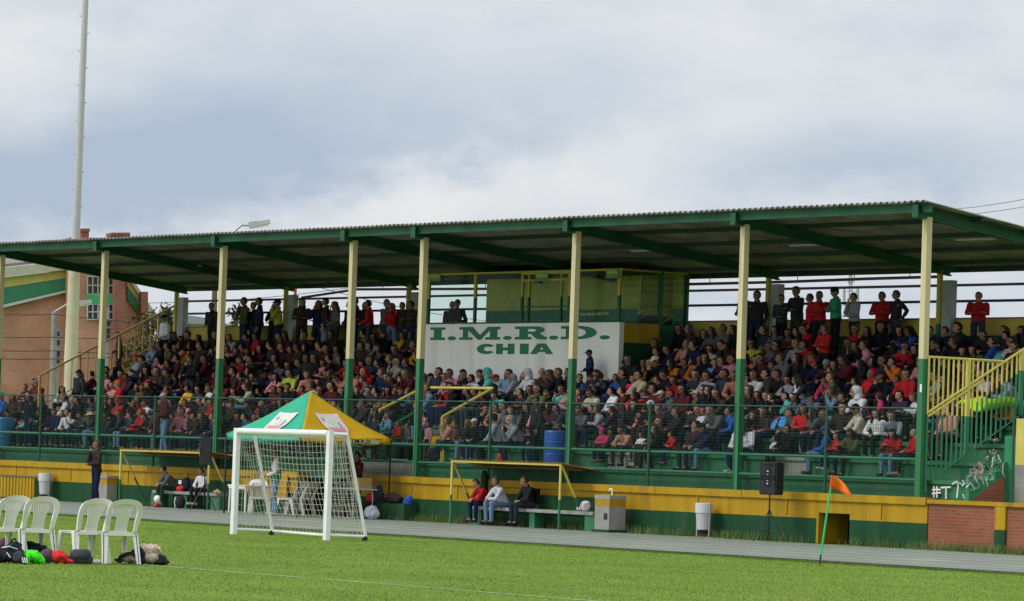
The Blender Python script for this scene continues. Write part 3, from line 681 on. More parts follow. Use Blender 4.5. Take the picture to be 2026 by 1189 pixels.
def text(name, s, M4, size, mt, parent, sx=1, ext=.003):
    cu = bpy.data.curves.new(name, 'FONT'); cu.body = s; cu.size = size; cu.extrude = ext; cu.offset = size*.012
    o = bpy.data.objects.new(name, cu); COL.objects.link(o)
    me = bpy.data.meshes.new_from_object(o.evaluated_get(bpy.context.evaluated_depsgraph_get())); bpy.data.objects.remove(o)
    me.transform(M4 @ Matrix.Diagonal((sx, 1, 1, 1))); me.materials.clear(); me.materials.append(mt); me.transform(Matrix.Translation(-gloc(parent)))
    ob = bpy.data.objects.new(name, me); COL.objects.link(ob); ob.parent = parent; return ob
p = atY(1146, 624, BYF); text('glass_lettering', 'Luna Stereo 106.9 FM', XZ(p.x, BYF+.03, p.z), .125, cmat('lettering_pale', (.40, .42, .20), .6), WP, 1.05)
# ------------------------------------------------------------ people
SKIN, EYE, LIP = 0, 1, 2
def V3(*a): return Vector(a)
def limb(mb, a, b, ra, rb, n=5):
    a, b = Vector(a), Vector(b); k = max(2, int((b-a).length/(min(ra, rb)*.55)))
    mb.tube(a, b, ra, rb, 10)
    for i in (0, 1):
        p = a if i == 0 else b; r = ra if i == 0 else rb; mb.ball(p, (r, r, r), 0, 10, 7)
def solidmesh(mb, voxel, smooth=4, ratio=1.0, noise=0.0, nscale=9.0, seed=0):
    me = mb.mesh('tmp', [])
    o = bpy.data.objects.new('tmp', me); COL.objects.link(o)
    r = o.modifiers.new('r', 'REMESH'); r.mode = 'VOXEL'; r.voxel_size = voxel
    if smooth: s = o.modifiers.new('s', 'SMOOTH'); s.iterations = smooth; s.factor = .5
    if ratio < 1: d = o.modifiers.new('d', 'DECIMATE'); d.ratio = ratio
    out = bpy.data.meshes.new_from_object(o.evaluated_get(bpy.context.evaluated_depsgraph_get()))
    bpy.data.objects.remove(o); bpy.data.meshes.remove(me)
    if noise:
        n = len(out.vertices); nr = [v.normal.copy() for v in out.vertices]
        for v, q in zip(out.vertices, nr):
            p = v.co*nscale; p.z *= .55
            v.co += q*(noise*mnoise.noise(p+Vector((seed*7.3, 0, 0))) + noise*.5*mnoise.noise(p*2.3))
    out.polygons.foreach_set('use_smooth', [True]*len(out.polygons))
    return out
def hand(mb, wrist, dirv, up, curl=.5, side=1):
    d = Vector(dirv).normalized(); u = (Vector(up)-d*Vector(up).dot(d)).normalized(); r = d.cross(u)*side
    w = Vector(wrist)
    limb(mb, w, w+d*.035, .026, .026)
    for k in range(4):
        base = w+d*(.07+(.004, .008, .005, -.004)[k])+r*(.028-.019*k)
        limb(mb, w+d*.02+r*(.016-.011*k), base, .015, .0125)
        L = (.068, .076, .07, .054)[k]; a = curl*.7; p = base
        for j, fl_ in enumerate((.45, .32, .23)):
            dd = d*math.cos(a)-u*math.sin(a); q = p+dd*(L*fl_); limb(mb, p, q, .0105-.001*j, .0095-.001*j); p = q; a += curl*.75
    t0 = w+d*.018+r*.024; t1 = t0+(d*.55+r*.8-u*.1).normalized()*.034; t2 = t1+(d*.85+r*.3-u*.35).normalized()*.028
    limb(mb, t0, t1, .014, .012); limb(mb, t1, t2, .012, .0095)
def ellip_chain(mb, pts):       # (centre, (rx, ry, rz))
    for i in range(len(pts)-1):
        (c0, r0), (c1, r1) = pts[i], pts[i+1]
        for k in range(5):
            t = k/4; mb.ball(Vector(c0).lerp(Vector(c1), t), [a+(b-a)*t for a, b in zip(r0, r1)], 0, 14, 9)
def figure(J, voxel=.011, ratio=.28, slim=1.0, long_coat=False, shoes=True):
    """J: joints. Returns meshes body, top, trousers, shoes and the head matrix."""
    H = Matrix.Translation(J['head']) @ J['hrot'].to_4x4()
    hr = J['hrot']
    def hp(x, y, z): return H @ Vector((x, y, z))
    mb = MB()
    mb.ball(H @ Vector((0, .012, .022)), (.075, .092, .098), 0, 20, 14, hr); mb.ball(H @ Vector((0, -.02, -.035)), (.056, .066, .072), 0, 16, 12, hr)
    mb.ball(H @ Vector((0, -.052, -.085)), (.026, .026, .020), 0, 12, 8, hr)
    limb(mb, hp(0, -.083, .012), hp(0, -.103, -.022), .010, .014); mb.ball(hp(0, -.10, -.026), (.017, .013, .010), 0, 10, 6, hr)
    mb.ball(hp(0, -.080, -.052), (.022, .012, .010), 0, 10, 6, hr)
    for s in (-1, 1): mb.ball(hp(.077*s, .012, -.005), (.010, .018, .030), 0, 10, 8, hr); mb.ball(hp(.03*s, -.072, .028), (.022, .012, .008), 0, 8, 6, hr)
    limb(mb, hp(0, .02, -.06), Vector(J['neck']), .050, .056); limb(mb, J['neck'], J['chest'], .06, .10); limb(mb, J['chest'], J['pelvis'], .10, .10)
    for s, t in (('L', -1), ('R', 1)):
        limb(mb, J['chest'], J['sh'+s], .08, .045); limb(mb, J['sh'+s], J['el'+s], .042, .036); limb(mb, J['el'+s], J['wr'+s], .036, .025)
        hand(mb, J['wr'+s], J['hd'+s], J.get('hu'+s, (0, 0, 1)), J.get('curl', .5), t)
        limb(mb, J['pelvis'], J['hip'+s], .09, .075); limb(mb, J['hip'+s], J['kn'+s], .07, .048); limb(mb, J['kn'+s], J['an'+s], .046, .034); limb(mb, J['an'+s], J['to'+s], .034, .028)
    body = solidmesh(mb, voxel*.8, 2, ratio)
    for m_ in (M['skin'], M['eye'], M['lip']): body.materials.append(m_)
    Hi = H.inverted()
    for p in body.polygons:
        c = Hi @ p.center
        if abs(c.x) < .055 and c.y < -.045 and -.09 < c.z < .06:
            for s in (-1, 1):
                if abs(c.x-.031*s) < .014 and abs(c.z-.004) < .0075: p.material_index = 1
                if abs(c.x-.031*s) < .020 and abs(c.z-.031) < .0055: p.material_index = 1
            if abs(c.x) < .022 and abs(c.z+.052) < .007: p.material_index = 2
    # top
    mb = MB(); ch, pv, nk = Vector(J['chest']), Vector(J['pelvis']), Vector(J['neck']); ax = J.get('wide', 1.0)*slim
    fwd = Vector((0, -1, 0))
    ellip_chain(mb, [(pv+V3(0, 0, .02), (.165*ax, .125, .09)), (pv.lerp(ch, .5), (.160*ax, .120, .11)), (ch, (.175*ax, .118, .12)), (ch.lerp(nk, .62), (.145*ax, .090, .07)), (nk+V3(0, 0, -.01), (.072, .068, .045))])
    for s in 'LR':
        limb(mb, ch.lerp(nk, .5), J['sh'+s], .078, .068); limb(mb, J['sh'+s], J['el'+s], .066, .053)
        w = Vector(J['el'+s]).lerp(Vector(J['wr'+s]), .96); limb(mb, J['el'+s], w, .054, .040)
    mb.ball(nk+V3(0, .02, .03), (.070, .066, .038), 0, 14, 8)
    if long_coat: ellip_chain(mb, [(pv, (.18*ax, .14, .1)), (pv+V3(0, 0, -.28), (.19*ax, .15, .1))])
    top = solidmesh(mb, voxel*1.15, 3, ratio*1.1, .016, 8, J.get('seed', 1)); top.materials.append(M['fabric'])
    mb = MB()
    ellip_chain(mb, [(pv+V3(0, .01, .05), (.155*ax, .12, .07)), (pv+V3(0, .01, -.03), (.165*ax, .135, .08))])
    for s in 'LR':
        limb(mb, J['hip'+s], J['kn'+s], .088, .066); limb(mb, J['kn'+s], J['an'+s], .064, .052)
    tr = solidmesh(mb, voxel*1.15, 3, ratio*1.1, .010, 9, 5); tr.materials.append(M['denim'])
    mb = MB()
    for s in 'LR':
        a, t = Vector(J['an'+s]), Vector(J['to'+s]); d = (t-a); d.z = 0; d.normalize(); b = t.z
        mb.ball((a.x, a.y, b+.02), (.042, .05, .05), 0, 12, 8); limb(mb, Vector((a.x, a.y, b))+d*-.02, Vector((t.x, t.y, b))+d*.03, .042, .040)
    sh = solidmesh(mb, voxel, 2, ratio); sh.materials.append(M['fabric'])
    return dict(body=body, top=top, trousers=tr, shoes=sh, H=H)

def rot(yaw=0, pitch=0, roll=0): return (Matrix.Rotation(R_(yaw), 3, 'Z') @ Matrix.Rotation(R_(pitch), 3, 'X') @ Matrix.Rotation(R_(roll), 3, 'Y'))
def seated(lean=.04, yaw=0, pitch=0, arms='lap', wide=1.0, kneeout=.12, seed=1, slump=0.0):
    J = dict(pelvis=V3(0, .0, .10), chest=V3(0, -lean*.6, .37-slump*.5), neck=V3(0, -lean-.01, .54-slump), head=V3(0, -lean-.045, .685-slump), hrot=rot(yaw, pitch), wide=wide, seed=seed)
    if pitch > 15: J['head'] += V3(0, -.035, -.015)
    for s, t in (('L', -1), ('R', 1)):
        J['sh'+s] = V3(.178*t*wide, -lean*.9+.005, .475-slump); J['hip'+s] = V3(.09*t, -.02, .085); J['kn'+s] = V3(kneeout*t, -.45, .085)
        J['an'+s] = V3(kneeout*t*.95, -.43, -.33); J['to'+s] = V3(kneeout*t*1.05, -.56, -.385)
    def arm(s, el, wr, hd, hu=(0, 0, 1)): J['el'+s], J['wr'+s], J['hd'+s], J['hu'+s] = V3(*el), V3(*wr), V3(*hd), V3(*hu)
    if arms == 'lap':
        for s, t in (('L', -1), ('R', 1)): arm(s, (.235*t, -.12-lean, .22-slump*.6), (.09*t, -.31, .185), (-.7*t, -.6, -.15))
    if arms == 'knees':
        for s, t in (('L', -1), ('R', 1)): arm(s, (.20*t, -.26-lean*.5, .24-slump*.7), (.06*t, -.47, .20), (-.5*t, -.5, -.35))
    if arms == 'chin':
        arm('L', (-.19, -.30, .20), (-.06, -.20-lean, .49-slump), (.35, .0, .8), (0, 1, 0)); arm('R', (.22, -.15-lean, .22), (.02, -.30, .19), (-.8, -.3, 0))
    if arms == 'cross':
        arm('L', (-.235, -.13-lean, .25), (.09, -.21-lean, .29), (.9, .05, .1)); arm('R', (.235, -.12-lean, .25), (-.09, -.235-lean, .26), (-.9, .05, .05))
    if arms == 'face':
        arm('L', (-.19, -.24, .30), (-.045, -.16-lean, .60-slump), (.25, -.02, .8), (0, 1, 0)); arm('R', (.19, -.24, .30), (.045, -.16-lean, .60-slump), (-.25, -.02, .8), (0, 1, 0))
    if arms == 'phone':
        arm('L', (-.21, -.16-lean, .24), (-.05, -.36-lean, .34), (.2, -.6, .3), (0, -.3, 1)); arm('R', (.21, -.16-lean, .24), (.05, -.36-lean, .34), (-.2, -.6, .3), (0, -.3, 1))
    return J
def standing(arms='down', yaw=0, pitch=0, lean=0.0, wide=1.0, seed=3):
    J = dict(pelvis=V3(0, 0, .96), chest=V3(0, -lean*.5, 1.25), neck=V3(0, -lean, 1.44), head=V3(0, -lean-.03, 1.595), hrot=rot(yaw, pitch), wide=wide, seed=seed)
    if pitch > 15: J['head'] += V3(0, -.03, -.015)
    for s, t in (('L', -1), ('R', 1)):
        J['sh'+s] = V3(.18*t*wide, -lean*.8, 1.385); J['hip'+s] = V3(.09*t, 0, .90); J['kn'+s] = V3(.10*t, -.02*t-.02, .50); J['an'+s] = V3(.11*t, .03*t, .085); J['to'+s] = V3(.13*t, .03*t-.13, .035)
    def arm(s, el, wr, hd, hu=(0, 0, 1)): J['el'+s], J['wr'+s], J['hd'+s], J['hu'+s] = V3(*el), V3(*wr), V3(*hd), V3(*hu)
    for s, t in (('L', -1), ('R', 1)): arm(s, (.235*t, .03, 1.11), (.235*t, -.06, .87), (-.02*t, -.15, -1), (t, 0, 0))
    if arms == 'cross':
        arm('L', (-.235, -.10, 1.15), (.09, -.20, 1.18), (.9, .05, .1)); arm('R', (.235, -.10, 1.15), (-.09, -.22, 1.15), (-.9, .05, .05))
    if arms == 'front':
        for s, t in (('L', -1), ('R', 1)): arm(s, (.225*t, -.03, 1.12), (.06*t, -.22, 1.02), (-.6*t, -.5, -.1))
    if arms == 'chin':
        arm('L', (-.17, -.15, 1.18), (-.06, -.16, 1.42), (.2, .1, .8), (0, 1, 0)); arm('R', (.22, -.06, 1.13), (-.0, -.22, 1.10), (-.9, 0, .1))
    if arms == 'hip':
        arm('R', (.40, .08, 1.20), (.22, .05, 1.0), (-.7, -.2, -.4), (0, 0, 1))
    return J
POSES = {
    'lap': seated(.04, 8, 4, 'lap'), 'lap2': seated(.10, -22, 6, 'lap', .95, .10, 2), 'knees': seated(.20, 0, 8, 'knees', 1.05, .15, 3, .04), 'chin': seated(.20, 12, 8, 'chin', 1, .12, 4, .04),
    'cross': seated(.03, -8, 6, 'cross', 1.06, .13, 5), 'face': seated(.16, 5, 18, 'face', 1, .12, 6, .03), 'turn': seated(.03, -48, 4, 'lap', 1.05, .13, 11), 'hunch': seated(.27, 26, 16, 'knees', 1.08, .17, 12, .07), 'fold': seated(.12, 30, 10, 'cross', 1.08, .10, 13, .02), 'phone': seated(.10, 4, 28, 'phone', 1, .12, 7, .03),
    'Sdown': standing('down', 10, 4), 'Scross': standing('cross', -12, 8, .02, 1.05), 'Sfront': standing('front', 15, 12, .03), 'Schin': standing('chin', 0, 6, .02), 'Ship': standing('hip', 4, 4, .0, 1.05)}
PR = {k: figure(j) for k, j in POSES.items()}

# hair and headwear, in head space
def shell(mb, rx, ry, rz, cx=(0, .012, .022), face=True, zmin=None, jag=0):
    i0 = len(mb.v); mb.ball(cx, (rx, ry, rz), 0, 24, 16)
    for i in range(i0, len(mb.v)):
        x, y, z = mb.v[i]
        if face and y < -.028+.35*max(0, z-.075) and z < .078: x, y, z = x*.72, y*.55+.02, z*.85
        if zmin is not None and z < zmin: x, y, z = x*.7, y*.7, max(z, zmin-.02)
        mb.v[i] = (x, y, z)
def hair_short(extra=0):
    mb = MB(); shell(mb, .083, .100, .106); mb.ball((0, .065, -.01), (.066, .042, .062)); 
    return solidmesh(mb, .009, 2, .45, .012, 30)
def hair_long():
    mb = MB(); shell(mb, .086, .103, .108); ellip_chain(mb, [((0, .055, -.02), (.085, .06, .07)), ((0, .075, -.13), (.10, .05, .08)), ((0, .08, -.22), (.085, .035, .06))])
    for s in (-1, 1): ellip_chain(mb, [((.072*s, .0, .02), (.026, .05, .06)), ((.082*s, .0, -.09), (.028, .042, .06)), ((.088*s, -.025, -.18), (.026, .032, .06))])
    return solidmesh(mb, .011, 2, .4, .014, 22)
def hair_tail():
    mb = MB(); shell(mb, .082, .099, .104); mb.ball((0, .115, .02), (.034, .034, .034)); ellip_chain(mb, [((0, .12, .0), (.03, .03, .04)), ((0, .125, -.12), (.03, .028, .07))])
    return solidmesh(mb, .010, 2, .4, .012, 24)
def cap_mesh():
    mb = MB(); shell(mb, .089, .106, .104, face=False, zmin=.035); 
    for k in range(6): mb.ball((0, -.085-.012*k, .050-.004*k), (.062-.005*k, .026, .010), 0, 12, 6)
    return solidmesh(mb, .009, 1, .4)
def beanie_mesh():
    mb = MB(); shell(mb, .090, .107, .118, face=False, zmin=.012); return solidmesh(mb, .010, 2, .4, .006, 25)
def hat_mesh():
    mb = MB(); shell(mb, .090, .107, .102, face=False, zmin=.03); mb.lathe([(.08, .03), (.155, .012), (.16, .02), (.085, .055)], (0, .01, 0), 24)
    return solidmesh(mb, .010, 1, .5, .01, 12)
def hood_mesh():
    mb = MB(); i0 = 0; mb.ball((0, .03, .012), (.105, .118, .128), 0, 24, 16)
    for i in range(len(mb.v)):
        x, y, z = mb.v[i]
        if y < -.045 and -.10 < z < .09: x, y, z = x*.72, y*.3+.02, z*.8
        mb.v[i] = (x, y, z)
    ellip_chain(mb, [((0, .05, -.08), (.10, .09, .06)), ((0, .03, -.15), (.12, .09, .05))])
    return solidmesh(mb, .011, 2, .4, .012, 14)
HW = {'s': hair_short(), 'l': hair_long(), 'p': hair_tail(), 'c': cap_mesh(), 'k': beanie_mesh(), 'w': hat_mesh(), 'h': hood_mesh()}
for k, me in HW.items(): me.materials.append(M['hair'] if k in 'slp' else M['fabric'])
mbs = MB(); mbs.bar((-.062, -.088, .006), (.062, -.088, .006), .018, .028); 
for s_ in (-1, 1): mbs.bar((s_*.064, -.09, .01), (s_*.08, .0, .008), .006, .008)
GLS = mbs.mesh('sunglasses', [M['black']])
mbs = MB(); mbs.b2((-.13, .10, .12), (.13, .22, .50)); BPK = solidmesh(mbs, .02, 6, .5, .02, 9); BPK.materials.append(M['fabric'])

PAL = {'K': ((.012, .012, .016), 'black'), 'N': ((.015, .022, .06), 'navy'), 'M': ((.085, .015, .022), 'maroon'), 'G': ((.12, .12, .13), 'grey'), 'g': ((.28, .29, .32), 'light grey'),
       'W': ((.62, .62, .64), 'white'), 'R': ((.42, .018, .022), 'red'), 'P': ((.58, .22, .27), 'pink'), 'H': ((.50, .03, .12), 'hot pink'), 'O': ((.60, .16, .03), 'orange'), 'Y': ((.68, .36, .02), 'amber'),
       'y': ((.45, .42, .05), 'yellow'), 'E': ((.09, .10, .04), 'olive'), 'F': ((.02, .05, .035), 'dark green'), 'Z': ((.03, .25, .14), 'green'), 'T': ((.10, .46, .40), 'turquoise'), 'B': ((.025, .09, .34), 'blue'), 'b': ((.14, .24, .36), 'light blue'),
       'C': ((.46, .42, .32), 'cream'), 'V': ((.05, .02, .045), 'plum'), 'D': ((.045, .032, .028), 'dark brown'), 'L': ((.40, .50, .06), 'lime'), 'S': ((.46, .20, .15), 'salmon'), 'X': ((.022, .024, .028), 'charcoal'), 'c': ((.03, .04, .055), 'slate')}
HAIRC = [((.010, .008, .008), 'black'), ((.016, .011, .009), 'black'), ((.035, .02, .013), 'brown'), ((.02, .013, .01), 'black'), ((.07, .045, .025), 'brown')]
SKN = [(.37, .20, .13), (.32, .165, .105), (.43, .245, .165), (.28, .14, .09), (.39, .22, .155)]
JEANS = ['N', 'X', 'c', 'K', 'K', 'D', 'N', 'N', 'X', 'b']
def jit(c, a=.18): k = .9*(1+rnd.uniform(-a, a)); return (c[0]*k*(1+rnd.uniform(-.06, .06)), c[1]*k, c[2]*k*(1+rnd.uniform(-.06, .06)), 1)
def child(name, me, parent, color, M4=None, label=None):
    o = bpy.data.objects.new(name, me); COL.objects.link(o); o.parent = parent; o.color = color
    if M4 is not None: o.matrix_local = M4
    if label: o['label'] = label
    return o
HN = {'s': 'short hair', 'l': 'long hair', 'p': 'tied hair', 'c': 'cap', 'k': 'beanie', 'w': 'brimmed hat', 'h': 'hood up', 'b': 'bald head'}
def person(loc, pose, spec, rz=0, sc=1.0, mirror=False, label='', group=None, legs=None, shoes=True, glasses=False, pack=None, fig=None, skin=None, hc=None):
    """spec: headwear code (+ colour for cap, beanie, hat) and top colour, e.g. 'sK', 'cRN'."""
    f = fig or PR[pose]; hw = spec[0]; top = spec[-1]; hwc = spec[1] if len(spec) == 3 else (top if hw == 'h' else None)
    o = bpy.data.objects.new('person', f['body']); COL.objects.link(o); o.location = loc; o.rotation_euler = (R_(rnd.gauss(0, 2.5)), R_(rnd.gauss(0, 4)), rz) if (group and not pose.startswith('S')) else (0, 0, rz)
    wd_ = rnd.uniform(1.02, 1.2) if group else 1.0; o.scale = ((-sc if mirror else sc)*wd_, sc*min(wd_, 1.1), sc); o.color = jit(skin or rnd.choice(SKN), .1)
    tag(o, label, 'person', group)
    child('jacket', f['top'], o, jit(PAL[top][0]))
    child('trousers', f['trousers'], o, jit(PAL[legs or rnd.choice(JEANS)][0]))
    if shoes: child('shoes', f['shoes'], o, jit(rnd.choice([(.02, .02, .02), (.5, .5, .5), (.05, .04, .03), (.2, .2, .2)])))
    H = f['H']; hcol = jit(hc or rnd.choice(HAIRC)[0])
    if hw in 'slp': child('hair', HW[hw], o, hcol, H)
    elif hw == 'b': pass
    elif hw == 'h': child('hood', HW['h'], o, jit(PAL[hwc][0], .08), H)
    else:
        child('hair', HW['s' if rnd.random() < .7 or hw in 'c' else 'l'], o, hcol, H @ Matrix.Diagonal((.985, .985, .93, 1)))
        child({'c': 'cap', 'k': 'beanie', 'w': 'hat'}[hw], HW[hw], o, jit(PAL[hwc][0], .08), H)
    if glasses: child('sunglasses', GLS, o, (0, 0, 0, 1), H)
    if pack: child('backpack', BPK, o, jit(PAL[pack][0]), Matrix.Translation(Vector(PJ[pose])) if False else Matrix.Translation((0, 0, .0 if not pose.startswith('S') else .9)))
    return o
# ------------------------------------------------------------ the crowd: what each spectator wears and where in the stand the head shows
TILES = {
 'A': (180, 580, 7.43, "330,0 1060,390,cKW,S 410,670,sc,S 1790,220,sX,S 660,910,cRg 830,950,sD 950,760,hb 1060,770,sK 1310,600,lK 1500,600,sK 1170,690,lK 1370,720,lS 1450,770,lY 1600,740,sD 1800,830,lG 1290,930,sM 1480,920,sc 1710,930,sM 1820,610,sK 250,1100,sN 450,1070,lK 370,1150,lK 1050,930,lP 1190,1080,sX 800,1110,lK 1000,1120,sD 590,1140,sR 1450,1020,sK,S"),
 'B': (430, 580, 7.43, "455,150,sE,S 645,150,sN,S 770,230,lK,S 880,170,wXy,S 535,210,sK,S 1290,170,hD,S 1640,150,sD,S 1750,200,lD,S 1880,205,lG,S 110,640,lR 220,640,lC 460,640,pN 600,700,sR 680,790,lM 810,760,sc 990,620,sM 1260,620,sD 1440,630,sD 1720,590,sD 1080,790,sK 1230,800,sD 1330,800,lD 1420,770,sc 1510,790,sD 1580,870,bM 1720,820,sG 1110,880,sM 1310,915,sc 1460,925,lK 1620,960,sD 1800,975,lK 280,920,lD 480,960,sD 610,960,sc 880,930,lK 100,1030,lK 280,1090,sM 390,1090,sD 490,1110,lK 580,1090,cKK 800,1030,sO 990,1090,sG 1140,1070,sc 1300,1090,sK 1390,1150,sS 1500,1080,sP 1840,1090,sR"),
 'C': (680, 580, 7.43, "30,200,lK,S 180,150,sK,S 260,215,hX,S 455,190,sR,S 610,170,sG,S 760,225,pR,S 300,590,sE 590,600,sK 850,640,lY 960,620,sD 1040,700,sD 480,690,lc 270,780,sD 460,780,lc 600,790,lG 840,780,sV 760,840,lD 690,840,sK 1075,880,lY 290,930,sR,,s 560,970,sc 630,930,sK 930,1000,sK 1060,960,sM 430,1090,lK 240,1110,sS 580,1090,sN 760,1095,hC 980,1150,lM"),
 'D': (0, 700, 7.43, "470,380,sM 430,490,sM 590,440,kGM 1130,330,wKc,S 1380,350,sM 1325,375,sM 990,520,lW 1180,510,sK 30,620,cZB 235,650,lD 430,630,lK,S 930,655,sW 1070,700,bG 1170,690,sK 1310,730,sD 1600,540,sP 1700,690,lK 1810,740,cRR 1790,450,cOR 1700,370,sP 580,850,cWT 800,860,lM 890,870,sN 1020,860,sW 1210,920,sc 1700,870,sc 1850,880,sc 240,1020,sG 400,980,lS 740,1030,pD 910,1030,lD 1040,1010,lW 1740,1050,sc 1860,1040,sc 690,630,lD 620,700,lM 1290,860,cEE"),
 'E': (180, 700, 7.43, "600,370,sc,,s 730,370,lD 850,400,cRM 950,390,lK 1150,200,sX 1640,380,sM 1790,350,sM 1120,530,sb 1440,540,sY 1620,530,sc 1800,510,sW 620,490,sK 810,520,sE 840,740,cXW 1080,660,cPM,S 950,770,sW 1360,710,sD 1270,810,sP 510,880,sc 650,870,hR 780,920,cNc 520,1040,sc 710,1080,sK 1590,900,lK 1500,1010,sD 1720,1010,sc 290,1080,wCc 960,880,lM 1180,930,sD 1330,1000,sX 1080,1050,sN"),
 'F': (430, 690, 7.43, "760,420,cNN 850,400,lP 1000,360,sL 1780,490,sM 360,600,lE 650,615,lK 800,620,sM 190,480,sM 400,400,sM 480,500,lC 1280,610,sR 1410,540,sC 230,810,sD 90,880,sK 370,860,sD 300,1000,sK 520,860,sc 650,870,sR 1780,620,sK 560,440,sK 1090,560,sK 950,640,sD 800,780,sc"),
 'G': (660, 690, 7.43, "1070,200,sN 400,320,sS 560,320,hR 700,330,sN 380,450,cXS 590,450,sG 720,480,sN 910,480,lD 370,630,lK 500,630,sD 850,620,sK 1120,330,lM 350,820,sD 400,910,sD 600,910,sG 840,975,sb 740,820,lD 1110,800,sD 520,740,sD 1580,250,hG 1730,290,sc 1850,220,cKG 1830,350,sP 1600,520,sK 1480,500,cRR 1810,480,sW"),
 'H': (820, 690, 7.43, "950,290,sK 1060,410,sW 1150,330,sK 1190,340,hT 1290,370,lb 1450,440,lC 870,450,lD 1600,280,cRW 1680,270,hg 1800,290,hW 1910,310,bD 1740,600,lV 1880,520,pE 130,960,sP,k 910,860,sT 1060,870,sK 1130,900,sS 1350,850,sG 1480,860,sG 1650,920,sK 1570,1020,hg 1270,1020,cKg 540,1030,cKX 620,1050,sS 860,1090,cWK 720,1130,sD 1770,770,cEX,S 400,540,sR 1540,680,sD"),
 'I': (1060, 690, 7.43, "310,320,lK,,s 450,290,sK 240,490,sD 230,640,sK,,s 430,590,sT 620,330,lK 810,60,cNN,S 830,320,sX,,s 1080,240,sK 930,450,sB 790,500,sB 700,640,sD 610,570,lP 890,630,sC 1180,510,pH 1350,80,sX 1460,110,sX 1440,210,sW 1440,290,cNK 1280,370,sC 1680,280,hY 1830,90,cWK 1560,220,lM 1910,300,sK 1740,550,sM 1900,510,sM 1900,650,cCM 1550,710,lM 1720,760,cWK 330,930,sN 670,900,sG,,s 830,890,pX 970,900,sg 1290,910,lK 140,1110,lD 210,1010,sD 1660,960,sP,k 1430,800,lX 1840,880,sD"),
 'J': (1060, 790, 7.43, "1010,470,kHH,k 1160,490,sX,k 1560,540,sW,k 1710,530,sP,k 1850,490,lK 300,620,sD 1830,300,sD"),
 'K': (1280, 560, 7.43, "1420,200,sN,S 1610,210,sX,S 300,700,sG 540,670,lK 610,650,lD 820,740,lK 990,710,lG 1160,680,sG 1260,690,lK 170,870,sK 610,900,lS 740,910,sN 1760,690,sc 1600,870,sy,,s 1490,880,sM 1300,930,lD 930,970,lC 1770,990,sM 1900,920,sG,,s 1550,1090,sP 1680,1060,lH 1850,1080,sM 1050,1090,lK 430,1160,lO 650,1130,sO"),
 'L': (1280, 690, 7.43, "430,240,sD 1180,210,sb 1260,170,sV 790,310,sc 980,310,sg 1170,310,sc 1300,330,sS 1480,340,sK 1710,360,sW 1790,340,sD 1900,290,sK 650,580,lM 840,530,lK 960,550,lK 1190,540,lD 1480,560,lK 1450,730,lK 1650,730,lK 1850,700,sK 700,680,cCE 590,700,sB 380,790,cEK 1150,850,sG 670,890,sD 880,970,sW 1280,920,sB 1590,1000,lK 1660,960,sD"),
 'M': (1280, 790, 7.43, "350,510,sR,k 900,400,cKN 1410,390,lW 1890,600,sW,k 560,220,sD"),
 'N': (1520, 560, 7.43, "220,260,sc,S 410,150,sX,S 660,250,sR,S 820,220,sR,S 1040,165,kXZ,S 1300,240,sg,S 1640,220,sR,S 1850,200,sX,S 150,700,lG 300,790,sD 400,710,lK 580,650,sR 130,900,sM,,s 310,890,sg 1290,680,sR 1560,700,lK 1680,650,sK 1130,890,lF 990,930,lD 1440,910,lK 1580,890,sP 30,1090,sK 150,1050,sG 310,1090,lD 410,1090,lK 680,890,sR 930,1090,lM 1880,1120,sD 820,700,sR,S"),
 'O': (1520, 680, 6.33, "1740,30,sR,,s 690,260,kgM 730,320,lD 350,290,cRN 120,320,sK 530,340,lc 270,520,sg 510,520,sW 730,440,kKH,k 900,410,sE 1620,220,sO 1280,330,hR 1440,330,cNK 1710,340,sR 1620,460,sK 1110,570,hW 990,530,sb 240,680,sT 370,680,lG 540,700,cKG 40,670,sK 1030,700,sX 1190,750,cKC 890,770,sD 1380,730,sH 620,880,lG 770,880,sD 1270,810,sV,k 1360,880,lW 1570,930,sg 1100,300,lX"),
 'P': (1520, 790, 6.33, "240,400,sK 750,390,cBB,k 810,470,sR,k 1020,440,lE 1840,420,sR,k"),
 'Q': (1720, 560, 6.604, "1450,270,sR,S 800,660,sK 1110,710,sK 1310,560,sX 1520,660,sD 1650,750,sB 1900,740,sW 1990,800,sM"),
 'U': (1820, 680, 5.95, "130,340,lM 320,310,sg 500,380,lM 560,350,sD 710,320,sW 990,350,sM 1100,370,sg 860,700,lD 1000,660,sO,k 250,820,sc 470,640,lN 380,750,sS"),
}
YSEAT = lambda k: Y0+T*(k+1)+.26
def rowof(px, py, stand, kid):
    best = None
    for k in range(8 if stand else 7):
        if stand: P = atY(px, py, Y0+T*k+.38); s = (P.z-fl(k))/1.595
        else: P = atY(px, py, YSEAT(k)-.08); s = (P.z-fl(k+1))/.70
        d = abs(s-(.66 if kid else .97))
        if stand and k < 7 and P.z > 5.7: d += 1
        if best is None or d < best[0]: best = (d, k, P, s)
    return best
people = []
for tl_, (x0, y0, sc_, txt) in TILES.items():
    for it in txt.split():
        q = it.split(',')
        if len(q) < 3: continue
        px, py = x0+float(q[0])/sc_, y0+float(q[1])/sc_; spec = q[2]; fl_ = q[3] if len(q) > 3 else ''; gls = len(q) > 4 and q[4] == 's'
        d, k, P, s = rowof(px, py, fl_ == 'S', fl_ == 'k')
        people.append(dict(px=px, py=py, x=P.x, k=k, s=s, spec=spec, st=fl_ == 'S', kid=fl_ == 'k', g=gls))
ends = {}
def clearbooth(p):     # upper rows stop at the booth and at the passage
    if p['k'] >= 4 and BXL-.2 < p['x'] < BXR+.25 and not p.get('booth'): p['k'] = 3
    if p['k'] <= 1 and VX0-.1 < p['x'] < VX1+.15 and not (p['st'] or p['kid']): p['k'] = 2
